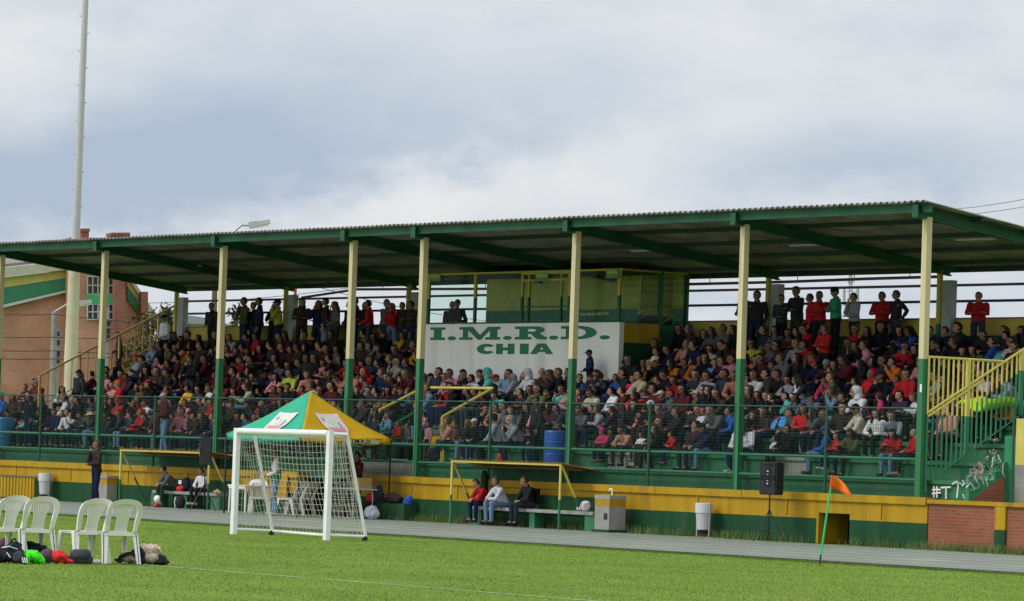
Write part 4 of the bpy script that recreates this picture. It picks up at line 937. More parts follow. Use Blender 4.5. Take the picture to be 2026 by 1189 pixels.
for p in people: clearbooth(p)
rows = {}
for p in people: rows.setdefault((p['k'], p['st']), []).append(p)
for key, L_ in rows.items():
    L_.sort(key=lambda p: p['x'])
    for it in range(40):
        for a, b in zip(L_, L_[1:]):
            g_ = (.30 if (a['kid'] or b['kid']) else .40)-(b['x']-a['x'])
            if g_ > 0: a['x'] -= g_*.5; b['x'] += g_*.5
for p in people:
    p['x'] = min(p['x'], -.28); p['s'] = min(max(p['s']*1.03, .60 if p['kid'] else .92), 1.10)
for p in people:
    if p['st'] and abs(p['px']-1169) < 2: p['k'] = 4; P = atY(p['px'], p['py'], Y0+T*4+.42); p['s'] = min(max((P.z-fl(4))/1.595, .55), .8); p['x'] = P.x
# standing spectators must not stand inside a seated neighbour's bench
people = people[:]
print('listed spectators', len(people))
# keep the 288 that show largest as things of their own
people.sort(key=lambda p: -(1 if (p['st'] or p['kid'] or p['spec'][0] in 'chkw') else 0)*6-p['x'])
solo, mass = people[:286], people[286:]
rowsn = ['front', 'second', 'third', 'fourth', 'fifth', 'sixth', 'seventh', 'top']
by = {}
for p in solo: by.setdefault((p['k'], p['st']), []).append(p)
for key, L_ in by.items():
    L_.sort(key=lambda p: p['x'])
    for p in L_:
        ci = max([i for i, x in enumerate(CXF) if x <= p['x']] or [0]); p['ci'] = ci
        p['n'] = sum(1 for q in L_ if q['x'] <= p['x'] and max([i for i, x in enumerate(CXF) if x <= q['x']] or [0]) == ci)
on = ['', 'first', 'second', 'third', 'fourth', 'fifth', 'sixth', 'seventh', 'eighth', 'ninth', 'tenth', 'eleventh', 'twelfth', 'thirteenth', 'fourteenth']
def hwtext(spec):
    h = spec[0]; c = PAL[spec[1]][1] if len(spec) == 3 else ''
    return (c+' '+HN[h]).strip()
seatp = ['lap', 'lap2', 'knees', 'chin', 'cross', 'face', 'phone', 'turn', 'hunch', 'fold']; wts = [5, 4, 3, 3, 2, 1, 2, 3, 3, 2]
stp = ['Sdown', 'Scross', 'Sfront', 'Schin']
def place(p):
    k = p['k']; r = rnd
    if p['st']:
        pose = r.choice(stp); Y = (Y0+T*k+.42) if k < 7 else r.uniform(6.0, 6.3); z = fl(k)
    else: pose = r.choices(seatp, wts)[0]; Y = YSEAT(k)+r.uniform(-.10, .06); z = fl(k+1)
    if p['spec'][0] == 'h' and not p['st']: pose = r.choice(['lap', 'knees', 'chin', 'fold'])
    return pose, (p['x'], Y, z), R_(r.gauss(-6, 22)), p['s'], r.random() < .5
for p in solo:
    pose, loc, rz, s, mi = place(p)
    if p['px'] == 0: continue
    w = ('child' if p['kid'] else 'person')
    lab = ('standing ' if p['st'] else '')+w+', '+hwtext(p['spec'])+', '+PAL[p['spec'][-1]][1]+' top, '+rowsn[p['k']]+' row, '+on[min(p['n'], 14)]+' right of '+ords[p['ci']]+' column'
    if p['kid']: z = loc[2]; 
    if abs(p['px']-1769) < 2 and p['st']: pose, mi = 'Ship', False
    if abs(p['px']-1169) < 2 and p['st']: pose, mi, rz = 'Sfront', False, R_(-25)
    person(loc, pose, p['spec'], rz, s, mi, lab, 'spectators in the grandstand', glasses=p['g'], shoes=True)
for x in [rnd.uniform(*q) for q in ((-37, -35), (-33.4, -32.6), (-31.8, -31.2), (-30.6, -30), (-29.9, -29.3), (-28.6, -28.2), (-27.4, -26.9), (-12.9, -12.5), (-10.4, -10.1), (-8.9, -8.6), (-34.6, -34.2), (-32.3, -32.0), (-30.3, -29.8), (-28.0, -27.6), (-11.8, -11.5), (-9.7, -9.4))]:
    if not any(abs(x-q['x']) < .22 for q in people if q['st'] and q['k'] == 7): mass.append(dict(x=x, k=7, st=True, kid=False, s=rnd.uniform(.93, 1.02), spec=rnd.choice('sl')+rnd.choice('KXDNc'), px=1))
# the rest of the crowd, packed behind and between: one dark mass
occ = {}
for p in people: occ.setdefault(p['k'] + (0 if not p['st'] else 0), []).append((p['x'], p['st']))
for k in range(7):
    x = XL+.5+rnd.random()*.3
    xmax = (-1.0)
    while x < xmax:
        x += rnd.uniform(.33, .47)
        if k >= 4 and BXL-.3 < x < BXR+.4: continue
        if k <= 1 and VX0-.3 < x < VX1+.3: continue
        if k == 0 and rnd.random() < (.80 if x > -16 else .35): continue
        if k == 1 and x > -13 and rnd.random() < .25: continue
        if k == 0 and VX0-2 < x < VX1+.4: continue
        if x < -38.5+.0 and k > 1: 
            if x < -40.2+2.2*(k-1)*0+.6: continue
        if any(abs(x-q) < .29 for q, st in occ.get(k, [])) or any(abs(x-q) < .25 for q, st in occ.get(k+1, []) if st): continue
        mass.append(dict(x=x, k=k, st=False, kid=rnd.random() < .1, s=rnd.uniform(.84, 1.06), spec=rnd.choice('slslp')+rnd.choice('KKKKXXNNDDMMcEVRMWPBS'), px=1))
print('mass', len(mass))
def arr(me):
    n = len(me.vertices); v = np.empty(n*3, np.float32); me.vertices.foreach_get('co', v)
    me.calc_loop_triangles(); t = np.empty(len(me.loop_triangles)*3, np.int32); me.loop_triangles.foreach_get('vertices', t)
    return v.reshape(-1, 3), t.reshape(-1, 3)
cache = {}
def A(me):
    if me.name not in cache: cache[me.name] = arr(me)
    return cache[me.name]
VV, FF, CC = [], [], []; base = 0
for p in mass:
    pose, loc, rz, s, mi = place(p); f = PR[pose]; w_ = rnd.uniform(1.0, 1.2); M4 = Matrix.Translation(loc) @ Matrix.Rotation(rz, 4, 'Z') @ Matrix.Rotation(R_(rnd.gauss(0, 4)), 4, 'Y') @ Matrix.Diagonal((s*w_, s*1.06, s, 1))
    parts = [(f['shoes'], Matrix(), (.03, .03, .035)), (f['body'], Matrix(), rnd.choice(SKN)), (f['top'], Matrix(), PAL[p['spec'][-1]][0]), (f['trousers'], Matrix(), PAL[rnd.choice(JEANS)][0])]
    h = p['spec'][0]
    if h != 'b': parts.append((HW[h], f['H'], rnd.choice(HAIRC)[0] if h in 'slp' else PAL[p['spec'][1] if len(p['spec']) == 3 else p['spec'][-1]][0]))
    for me, m2, c in parts:
        v, t = A(me); X4 = np.array(M4 @ m2, np.float32); v = v @ X4[:3, :3].T + X4[:3, 3]
        VV.append(v); FF.append(t+base); base += len(v); CC.append(np.tile(np.array(jit(c), np.float32), (len(v), 1)))
V_, F_, C_2 = np.concatenate(VV), np.concatenate(FF), np.concatenate(CC)
me = bpy.data.meshes.new('crowd'); me.vertices.add(len(V_)); me.vertices.foreach_set('co', V_.ravel()); me.loops.add(F_.size); me.loops.foreach_set('vertex_index', F_.ravel().astype(np.int32))
me.polygons.add(len(F_)); me.polygons.foreach_set('loop_start', np.arange(0, F_.size, 3, dtype=np.int32)); me.polygons.foreach_set('loop_total', np.full(len(F_), 3, np.int32)); me.update(); me.validate()
me.polygons.foreach_set('use_smooth', [True]*len(me.polygons))
ca = me.color_attributes.new('tint', 'FLOAT_COLOR', 'POINT'); ca.data.foreach_set('color', C_2.ravel()); me.materials.append(M['crowd'])
o = bpy.data.objects.new('crowd', me); COL.objects.link(o); tag(o, 'the rest of the packed crowd seated in dark clothes on the terraces', 'crowd', kind='stuff')
print('crowd verts', len(V_))
# ------------------------------------------------------------ football goal
q = atZ(462, 1056); GX, GY = q.x, q.y
tops = atY(470, 853, GY).z
GW, GH = 3.15, 2.02
goal = thing('football_goal', (GX, GY, 0), 'small white football goal with a cord net standing on the grass', 'goal')
def gb(name, pts, r, mt='goalwhite'): return MB().path(pts, r, 12).build(name, M[mt], goal, smooth=False)
P = lambda x, y, z: Vector((GX+x, GY+y, z))
MB().b2(P(-.054, -.05, -.01), P(.054, .05, GH+.06)).build('goal_post', M['goalwhite'], goal)
MB().b2(P(GW-.054, -.05, -.01), P(GW+.054, .05, GH+.06)).build('goal_post', M['goalwhite'], goal)
MB().tube(P(.061, 0, GH), P(GW-.061, 0, GH), .06, n=16).build('crossbar', M['goalwhite'], goal)
TD, BD = .40, .92
for x, s in ((0, 1), (GW, 1)):
    MB().path([P(x, .05, GH-.01), P(x, TD, GH-.01)], .032).build('top_stay', M['goalwhite'], goal)
    MB().path([P(x, TD, GH-.01), P(x, BD, .07)], .032).build('back_stay', M['goalwhite'], goal)
    MB().path([P(x, .05, .09), P(x, BD, .07)], .028).build('ground_bar', M['goalwhite'], goal)
    w = MB(); w.tube(P(x-.03, BD-.02, .035), P(x+.03, BD-.02, .035), .05, n=14); w.b2(P(x-.015, BD-.04, .03), P(x+.015, BD+.0, .10)); w.build('wheel', M['black'], goal)
MB().path([P(0, BD, .07), P(GW*.5, BD, .05), P(GW, BD, .07)], .028).build('rear_ground_bar', M['goalwhite'], goal)
net = MB(); r = .0046; rr = random.Random(4)
def nd(u, v, side=None):
    """net surface: u along the goal, v from the crossbar back and down to the ground"""
    L1, L2 = TD, math.hypot(BD-TD, GH-.07); t = v*(L1+L2)
    if t < L1: y, z = t, GH-.02-.10*math.sin(math.pi*t/L1)*.6
    else: k = (t-L1)/L2; y, z = TD+(BD-TD)*k, GH-.02-(GH-.1)*k; y -= .10*math.sin(math.pi*k)*(math.sin(math.pi*u)*.7+.5)
    return P(u*GW, y+.02*math.sin(9*u+5*v), z-.05*math.sin(math.pi*u)*math.sin(math.pi*min(1, v*1.2)))
nu, nv = 24, 20
G_ = [[nd(i/nu, j/nv) for j in range(nv+1)] for i in range(nu+1)]
for i in range(nu+1):
    for j in range(nv+1):
        if i < nu: net.tube(G_[i][j], G_[i+1][j], r, n=4, caps=False)
        if j < nv: net.tube(G_[i][j], G_[i][j+1], r, n=4, caps=False)
for x in (0, GW):
    a, b = 9, 15
    S = [[None]*(b+1) for _ in range(a+1)]
    for j in range(b+1):
        z = .08+(GH-.10)*(j/b); ymax = BD+(TD-BD)*(j/b)
        for i in range(a+1): S[i][j] = P(x+.05*math.sin(i*.9+j)*math.sin(math.pi*i/a)*.6, ymax*i/a, z-.04*math.sin(math.pi*i/a))
    for i in range(a+1):
        for j in range(b+1):
            if i < a: net.tube(S[i][j], S[i+1][j], r, n=4, caps=False)
            if j < b: net.tube(S[i][j], S[i][j+1], r, n=4, caps=False)
net.build('net', M['cord'], goal)

# ------------------------------------------------------------ tent
TY1 = -.45; TYF = -3.3
rc = atY(776, 858, TY1); fc = atY(577, 868, TYF); lc = atY(449, 850, TYF)
TX1 = rc.x-.05; TX0 = lc.x; TZ = 2.08; pk = atY(620, 773, (TY1+TYF)/2)
tent = thing('gazebo', ((TX0+TX1)/2, (TY1+TYF)/2, 0), 'green and yellow pop up canopy tent behind the goal', 'tent')
tg = mat('tent_green_cloth', (.025, .36, .21), .6, .12, 2.2, .2, 6, spec=.2); ty = mat('tent_yellow_cloth', (.55, .32, .010), .6, .12, 2.2, .2, 6, spec=.2)
PK = Vector(((TX0+TX1)/2, (TY1+TYF)/2, pk.z))
def roofface(a, b, mt, name):
    mb = MB(); n = 30; a, b = Vector(a), Vector(b); vs = []; fs = []; idx = {}
    for i in range(n+1):
        for j in range(i+1):
            t = i/n; u = j/i if i else 0
            p = PK.lerp(a.lerp(b, u), t); p.z -= .20*math.sin(math.pi*min(t, 1))*.55*math.sin(math.pi*t*.5+.5)*(0.6+.4*math.sin(math.pi*u)); p.z -= .05*t*math.sin(math.pi*u)
            p.z += t*(.020*mnoise.noise(Vector((u*9+a.x, t*2.2, a.y)))+.012*mnoise.noise(Vector((u*4, t*14, a.y+3))))
            idx[(i, j)] = len(vs); vs.append(p)
    for i in range(n):
        for j in range(i+1):
            fs.append((idx[(i, j)], idx[(i+1, j)], idx[(i+1, j+1)]))
            if j < i: fs.append((idx[(i, j)], idx[(i+1, j+1)], idx[(i, j+1)]))
    mb.add(vs, fs); o = mb.build(name, mt, tent, smooth=True); s = o.modifiers.new('t', 'SOLIDIFY'); s.thickness = .004; CAN.append(o); return vs, idx, n
cs = [(TX0, TYF, TZ), (TX1, TYF, TZ), (TX1, TY1, TZ), (TX0, TY1, TZ)]
faces = []
CAN = []
for i, mt in enumerate((tg, ty, tg, ty)): faces.append(roofface(cs[i], cs[(i+1) % 4], mt, 'canopy'))
for i, mt in enumerate((tg, ty, tg, ty)):
    a, b = Vector(cs[i]), Vector(cs[(i+1) % 4]); mb = MB(); n = 16; vs = []
    out = Vector(((a+b)/2-PK).to_2d().to_3d()).normalized()
    for j in range(n+1):
        p = a.lerp(b, j/n); w = .012*math.sin(j*1.7); dz = -.05*math.sin(math.pi*j/n)
        vs += [p+out*w+V3(0, 0, dz), p+out*(w+.01)+V3(0, 0, dz-.15)]
    mb.add(vs, [(2*j, 2*j+1, 2*j+3, 2*j+2) for j in range(n)]); o = mb.build('valance', mt, tent, smooth=True); VAL = o if i == 1 else globals().get('VAL'); s = o.modifiers.new('t', 'SOLIDIFY'); s.thickness = .004
def on_face(face, t, u):
    a, b = Vector(cs[face]), Vector(cs[(face+1) % 4]); p = PK.lerp(a.lerp(b, u), t)
    p.z -= .20*math.sin(math.pi*min(t, 1))*.55*math.sin(math.pi*t*.5+.5)*(0.6+.4*math.sin(math.pi*u)); p.z -= .05*t*math.sin(math.pi*u)
    n = (b-a).cross(PK-a).normalized(); n = n if n.z > 0 else -n
    return p+n
def emblem(face, loops, mt, off):
    mb = MB(); a, b = Vector(cs[face]), Vector(cs[(face+1) % 4]); n = (b-a).cross(PK-a).normalized(); n = n if n.z > 0 else -n
    for rows_ in loops:
        vs = []; m_ = len(rows_)
        for (t, u0, u1) in rows_:
            for k in range(7): vs.append(on_face(face, t, u0+(u1-u0)*k/6)-n+n*off)
        mb.add(vs, [(r_*7+k, r_*7+k+1, (r_+1)*7+k+1, (r_+1)*7+k) for r_ in range(m_-1) for k in range(6)])
    mb.build('emblem', mt, CAN[face], smooth=True)
e1 = cmat('emblem_white', (.62, .60, .52), .7); e2 = cmat('emblem_pink', (.60, .25, .27), .7); e3 = cmat('emblem_violet', (.30, .26, .46), .7); e4 = cmat('emblem_pale_green', (.46, .58, .46), .7)
for f in (0, 1):
    T_ = [i/14 for i in range(6, 14)]; sh = []
    for t in T_:
        w = .25*(.5/t)*(1.0 if t < .66 else 1.0-.35*((t-.66)/.2)**2); sh.append((t, .5-w, .5+w))
    emblem(f, [sh], e1, .034)
    emblem(f, [[(t, .5-.16*(.6/t)*(1-.4*max(0, (t-.7))/.2), .5+.16*(.6/t)*(1-.4*max(0, (t-.7))/.2)) for t in (.72, .76, .80, .84)]], e2, .039)
    emblem(f, [[(t, .5-.07*(.6/t), .5+.07*(.6/t)) for t in (.56, .62, .68, .73)]], e4, .041)
    emblem(f, [[(t, .5+.09*(.6/t), .5+.13*(.6/t)) for t in (.60, .66, .71)], [(t, .5-.15*(.6/t), .5-.11*(.6/t)) for t in (.52, .58)]], e3, .042)
MB().b2((TX1+.030, TYF+1.5, TZ-.155), (TX1+.036, TYF+2.45, TZ-.06)).build('valance_label', cmat('label_pale', (.55, .55, .35), .7), VAL)
YZ = lambda x, y, z: Matrix(((0, 0, 1, x), (1, 0, 0, y), (0, 1, 0, z), (0, 0, 0, 1)))
text('valance_lettering', 'I.M.R.D', YZ(TX1+.042, TYF+1.58, TZ-.14), .13, M['black'], VAL, 1.5)
for (x, y, z) in cs: MB().bar((x, y, 0), (x, y, TZ-.02), .035).build('tent_leg', M['black'], tent)
mb = MB(); 
for i in range(4):
    a, b = Vector(cs[i]), Vector(cs[(i+1) % 4]); mid = (a+b)/2
    mb.bar(a-V3(0, 0, .10), mid-V3(0, 0, .38), .02); mb.bar(a-V3(0, 0, .38), mid-V3(0, 0, .10), .02); mb.bar(b-V3(0, 0, .10), mid-V3(0, 0, .38), .02); mb.bar(b-V3(0, 0, .38), mid-V3(0, 0, .10), .02)
mb.build('scissor_frame', M['black'], tent)

# ------------------------------------------------------------ plastic chairs
def chair_proto(loc, rz, label, group, slots=True):
    t = thing('plastic_chair', loc, label, 'chair', group, rz)     # faces local -Y
    def pt(x, y, z): return Vector((x, y, z))
    SZ = .44
    mb = MB(); n = 10
    vs = []; 
    for i in range(n+1):
        for j in range(n+1):
            u, v = i/n*2-1, j/n; w = .215+.02*(1-v) if True else .22
            vs.append((u*w, -.24+.44*v, SZ-.012*(1-u*u)-.02*(v-.5)**2 - .03*max(0, .12-v)/.12))
    fs = [(i*(n+1)+j, (i+1)*(n+1)+j, (i+1)*(n+1)+j+1, i*(n+1)+j+1) for i in range(n) for j in range(n)]
    mb.add(vs, fs); me = mb.mesh('seat', [M['plastic']], smooth=True); o = bpy.data.objects.new('seat', me); COL.objects.link(o); o.parent = t
    s = o.modifiers.new('t', 'SOLIDIFY'); s.thickness = .018
    mb = MB()
    for a, b, w in (((-.23, -.24, SZ-.02), (.23, -.24, SZ-.02), .04), ((-.225, -.24, SZ-.02), (-.205, .20, SZ-.02), .035), ((.225, -.24, SZ-.02), (.205, .20, SZ-.02), .035)): mb.bar(a, b, .018, w)
    mb.build('seat_rim', M['plastic'], t, local=True)
    for s_ in (-1, 1):
        mb = MB(); a = Vector((s_*.215, -.225, SZ-.02)); b = Vector((s_*.245, -.275, 0))
        mb.prism([a+V3(-.042, 0, 0), a+V3(.038, 0, 0), b+V3(.026, 0, 0), b+V3(-.028, 0, 0)], (0, .015, 0)); mb.prism([a+V3(s_*.02, 0, 0), a+V3(s_*.02, .085, 0), b+V3(s_*.008, .05, 0), b+V3(s_*.008, 0, 0)], (.012, 0, 0)); mb.build('leg', M['plastic'], t, local=True)
        mb = MB(); a = Vector((s_*.20, .20, SZ)); b = Vector((s_*.235, .30, 0))
        mb.prism([a+V3(-.042, 0, 0), a+V3(.038, 0, 0), b+V3(.026, 0, 0), b+V3(-.028, 0, 0)], (0, -.015, 0)); mb.prism([a+V3(s_*.02, 0, 0), a+V3(s_*.02, -.09, 0), b+V3(s_*.008, -.05, 0), b+V3(s_*.008, 0, 0)], (.012, 0, 0)); mb.build('leg', M['plastic'], t, local=True)
    # back frame: arch
    def bp(x, h): return Vector((x, .20+.20*(h/.47)**1.2, SZ+h))     # leaning back
    mb = MB(); pts = [(-.215, 0), (-.225, .10), (-.236, .20), (-.240, .28), (-.235, .34), (-.215, .39), (-.175, .43), (-.12, .455), (-.06, .467), (0, .47), (.06, .467), (.12, .455), (.175, .43), (.215, .39), (.235, .34), (.240, .28), (.236, .20), (.225, .10), (.215, 0)]
    P_ = [bp(x, h) for x, h in pts]
    n_ = len(P_); C0 = bp(0, .2)
    ins = []
    for i, p_ in enumerate(P_):
        x_, h_ = pts[i]; w_ = .050+.026*max(0, h_/.47); L_ = math.hypot(x_, h_-.2) or 1
        ins.append(bp(x_*(1-w_/L_) if h_ > .2 else x_*(1-w_/.22), h_-(h_-.2)*w_/L_ if h_ > .2 else h_))
    q_ = V3(0, .040, .010)
    vs = P_+ins+[v+q_ for v in P_]+[v+q_ for v in ins]; N_ = n_
    fs = []
    for i in range(n_-1):
        fs += [(i, i+1, N_+i+1, N_+i), (2*N_+i, 3*N_+i, 3*N_+i+1, 2*N_+i+1), (i, 2*N_+i, 2*N_+i+1, i+1), (N_+i, N_+i+1, 3*N_+i+1, 3*N_+i)]
    mb.add(vs, fs)
    mb.build('back_frame', M['plastic'], t, local=True)
    mb = MB(); n = 9; hs = [0, .1, .2, .3, .38, .44]
    hw = lambda h: .080+.012*(abs(h-.12)/.3)+(.062*max(0, (h-.18)/.26)**1.2)
    def strip(u0, u1, h0, h1):
        vs = []; k = 5
        for i in range(k+1):
            h = h0+(h1-h0)*i/k; w = hw(h); vs += [bp(u0*w, h)+V3(0, -.005, 0), bp(u1*w, h)+V3(0, -.005, 0)]
        b = len(mb.v); m_ = len(vs); vs2 = [v+V3(0, .012, .004) for v in vs]
        mb.add(vs+vs2, [(2*i, 2*i+1, 2*i+3, 2*i+2) for i in range(k)]+[(m_+2*i, m_+2*i+2, m_+2*i+3, m_+2*i+1) for i in range(k)]+[(2*i, 2*i+2, m_+2*i+2, m_+2*i) for i in range(k)]+[(2*i+1, m_+2*i+1, m_+2*i+3, 2*i+3) for i in range(k)])
    strip(-1, 1, 0, .28)
    ns = 7
    for i in range(ns):
        u = -1+2*i/ns; strip(u+(.06 if slots else .002), u+2/ns-(.06 if slots else .002), .28, .38)
    strip(-1, 1, .38, .440); mb.build('back_panel', M['plastic'], t, local=True)
    mb = MB(); mb.bar((-.20, .215, SZ-.02), (.20, .215, SZ-.02), .02, .05); mb.build('rear_apron', M['plastic'], t, local=True)
    return t
gch = 'white plastic chairs on the grass'
import itertools
CH = [(225, 1114, 'rightmost white plastic chair on the grass, with slotted back and stained top'), (163, 1112, 'white plastic chair behind the grey bag, with a plain solid back'), (60, 1108, 'white plastic chair standing behind the green and red bags'), (0, 1106, 'white plastic chair half cut off by the left edge of the photo')]
c0 = None
for i, (px, py, lab) in enumerate(CH):
    p = atZ(px, py); rz = R_(-90-8+(-4, 3, -2, 5)[i])
    if i in (0, 1): c = chair_proto((0, 0, 0), rz, lab, gch, slots=(i == 0)); c.location = (p.x, p.y, 0); c0 = c0 or c
    else: c = dup(c0, (p.x, p.y, 0), rz, lab); c['group'] = gch
    c.scale = (1.08, 1.08, .985)
# chairs and table under the tent
tcg = 'white plastic chairs under the tent'
for i, (px, rzz, lab) in enumerate(((594, 20, 'white plastic chair under the tent, nearest the dark doorway'), (572, 25, 'white plastic chair beside the man in white and green jacket'), (512, 150, 'white plastic chair next to the white plastic table'))):
    p = atY(px, 1012, -1.15-.25*i); c = dup(c0, (p.x, p.y, 0), R_(rzz-90), lab); c['group'] = tcg
p = atY(492, 1010, -1.7)
tb = thing('plastic_table', (p.x, p.y, 0), 'white square plastic table under the tent, seen through the goal net', 'table')
x, y = p.x, p.y
MB().b2((x-.42, y-.42, .70), (x+.42, y+.42, .735)).build('table_top', M['plastic'], tb)
mb = MB(); [mb.b2((x-.40, y+s*.39-.01, .64), (x+.40, y+s*.39+.01, .70)) for s in (-1, 1)]; mb.build('apron', M['plastic'], tb)
for sx in (-1, 1):
    for sy in (-1, 1): MB().tube((x+sx*.38, y+sy*.38, 0), (x+sx*.36, y+sy*.36, .70), .022, .034, 8).build('leg', M['plastic'], tb)
p = atY(690, 1005, -1.2); x, y = p.x, p.y
t2 = thing('folding_table', (x, y, 0), 'grey folding table with sound gear beneath it, right side under the tent', 'table')
MB().b2((x-.75, y-.35, .74), (x+.75, y+.35, .77)).build('table_top', M['greypaint'], t2)
for sx in (-1, 1): MB().path([(x+sx*.6, y-.3, .74), (x+sx*.62, y-.32, 0)], .014).build('leg', M['metal'], t2); MB().path([(x+sx*.6, y+.3, .74), (x+sx*.62, y+.32, 0)], .014).build('leg', M['metal'], t2)
eq = MB(); eq.b2((x-.55, y-.25, .02), (x+.1, y+.25, .52)); eq.b2((x+.2, y-.2, .02), (x+.6, y+.2, .42)); o = eq.build('equipment_case', M['black'], loc=(x, y, 0)); tag(o, 'black sound equipment cases stacked beneath the folding table', 'equipment')
mb = MB(); mb.b2((x-.2, y-.25, .772), (x+.25, y+.1, .90)); mb.b2((x-.17, y-.26, .79), (x+.22, y-.251, .89)); o = mb.build('mixing_desk', M['black'], loc=(x, y, .77)); tag(o, 'small black mixing desk on the folding table under the tent', 'mixer')
mb = MB(); mb.b2((x+.35, y-.2, .772), (x+.70, y+.2, 1.05)); o = mb.build('cardboard_box', cmat('cardboard', (.40, .27, .10), .9), loc=(x+.5, y, .77)); tag(o, 'ochre cardboard box on the folding table under the tent', 'box')

# ------------------------------------------------------------ blobby bags
def blob(name, parts_, mt, label=None, cat=None, loc=None, voxel=.014, noise=.03, parent=None, ratio=.6):
    mb = MB()
    for c, r in parts_: mb.ball(c, r, 0, 14, 9)
    me = solidmesh(mb, voxel, 2, ratio, noise, 13, rnd.random()*9); me.materials.append(mt)
    o = bpy.data.objects.new(name, me); COL.objects.link(o)
    if parent: o.parent = parent
    else: o.location = loc
    if label: tag(o, label, cat)
    return o
def bag(px, py, parts_, mt, label, name='backpack', cat='bag', **k):
    p = atZ(px, py); return blob(name, parts_, mt, label, cat, (p.x, p.y, 0), **k)
fab = lambda n, c, **k: cmat(n, c, .85, var=.25, scale=10, bump=.4, bscale=30, **k)
RR = (RT.x, RT.y)   # ground direction pointing right in the photo, used only for laying the bags in a row
def rp(r, f, z): return (RT.x*r+_sy*f, RT.y*r+_cy*f, z)
camo_m = mat('camouflage_cloth', (.50, .40, .30), .9, .5, 30, .5, 40, stain=(.07, .06, .04), stain_amt=1.0)
def ribbon(name, pts, w, mt, parent):
    mb = MB(); pts = [Vector(rp(*q)) for q in pts]
    for i in range(len(pts)-1): mb.bar(pts[i], pts[i+1]+(pts[i+1]-pts[i])*.12, w, .012, up=(RT.x*.2-_sy*.8, RT.y*.2-_cy*.8, .6))
    return mb.build(name, mt, parent, local=True)
b = bag(285, 1115, [(rp(.05, .03, .14), (.17, .14, .13)), (rp(.0, .0, .19), (.14, .13, .09)), (rp(.12, 0, .17), (.12, .12, .11)), (rp(.06, -.02, .08), (.21, .14, .08))], camo_m, 'bulging camouflage backpack lying on the grass to the right of the chairs', noise=.022)
blob('side_pocket', [(rp(-.20, -.02, .08), (.12, .11, .085)), (rp(-.27, 0, .11), (.08, .08, .05)), (rp(-.13, -.06, .06), (.10, .08, .06))], camo_m, parent=b, noise=.03)
blob('base_panel', [(rp(.22, -.02, .06), (.10, .10, .07)), (rp(.29, -.02, .035), (.07, .07, .04)), (rp(.18, -.08, .03), (.10, .06, .035))], M['blackcloth'], parent=b, noise=.02)
blob('front_panel', [(rp(-.07, -.12, .07), (.09, .05, .065)), (rp(.0, -.13, .05), (.09, .05, .05)), (rp(-.10, -.11, .13), (.06, .05, .05))], M['blackcloth'], parent=b, noise=.02)
ribbon('shoulder_strap', [(-.36, -.08, .03), (-.32, -.12, .09), (-.24, -.14, .13), (-.14, -.15, .15), (-.07, -.15, .12), (-.02, -.15, .05)], .05, M['blackcloth'], b)
ribbon('shoulder_strap', [(-.17, -.1, .16), (-.11, -.13, .20), (-.05, -.15, .22), (-.01, -.16, .16), (.03, -.17, .09)], .045, M['blackcloth'], b)
ribbon('strap_end', [(-.40, -.1, .05), (-.37, -.13, .03), (-.33, -.14, .02), (-.29, -.14, .04)], .04, M['blackcloth'], b)
ribbon('buckle', [(-.06, -.19, .06), (-.045, -.195, .02)], .03, M['plastic'], b)
gp_ = fab('slate_pouch_cloth', (.055, .058, .075)); p = atZ(158, 1115); pc = thing('pouch', (p.x, p.y, 0), 'small dark grey pouch standing on the grass below the chairs', 'pouch')
def slab(name, pts, th, mt, parent, bev=.02):
    mb = MB(); mb.prism([Vector(rp(x, -th/2, z)) for x, z in pts], Vector(rp(0, th, 0))); me = mb.mesh(name, [mt]); bm = bmesh.new(); bm.from_mesh(me)
    bmesh.ops.bevel(bm, geom=bm.edges, offset=bev, segments=3, affect='EDGES'); bmesh.ops.recalc_face_normals(bm, faces=bm.faces); bm.to_mesh(me); bm.free(); me.polygons.foreach_set('use_smooth', [True]*len(me.polygons))
    o = bpy.data.objects.new(name, me); COL.objects.link(o); o.parent = parent; return o
slab('pouch_body', [(-.17, .0), (.17, .0), (.185, .10), (-.185, .10)], .16, gp_, pc); slab('flap', [(-.155, .045), (.155, .045), (.135, .195), (-.115, .195)], .19, gp_, pc, .022)
ribbon('shoulder_strap', [(-.20, -.02, .10), (-.22, -.03, .085), (-.17, -.06, .04)], .02, M['blackcloth'], pc)
b = bag(118, 1114, [(rp(-.03, 0, .10), (.10, .10, .085)), (rp(.03, 0, .07), (.12, .10, .07)), (rp(.11, 0, .03), (.09, .09, .035)), (rp(-.06, 0, .14), (.05, .07, .04))], fab('scarlet_bag_cloth', (.72, .03, .03)), 'bright red drawstring bag on the grass beside the grey helmet shaped bag', 'drawstring_bag', noise=.035)
ribbon('drawcord', [(-.05, -.11, .04), (.03, -.12, .09), (.10, -.10, .04), (.16, -.09, .02)], .012, cmat('dark_red_cord', (.25, .01, .01), .8), b)
b = bag(95, 1113, [(rp(0, -.05, .10), (.115, .10, .095)), (rp(-.05, -.05, .075), (.10, .09, .07)), (rp(.05, -.05, .05), (.09, .09, .05))], fab('ash_violet_cloth', (.085, .062, .075)), 'rounded dusky grey bag leaning on the bright red bag', 'drawstring_bag', noise=.02)
b = bag(62, 1114, [(rp(-.03, 0, .09), (.11, .10, .075)), (rp(.05, 0, .08), (.10, .09, .075)), (rp(-.10, 0, .05), (.07, .08, .05)), (rp(.11, 0, .03), (.07, .07, .035))], fab('neon_green_cloth', (.08, .80, .02)), 'neon green drawstring bag among the pile of bags', 'drawstring_bag', noise=.045)
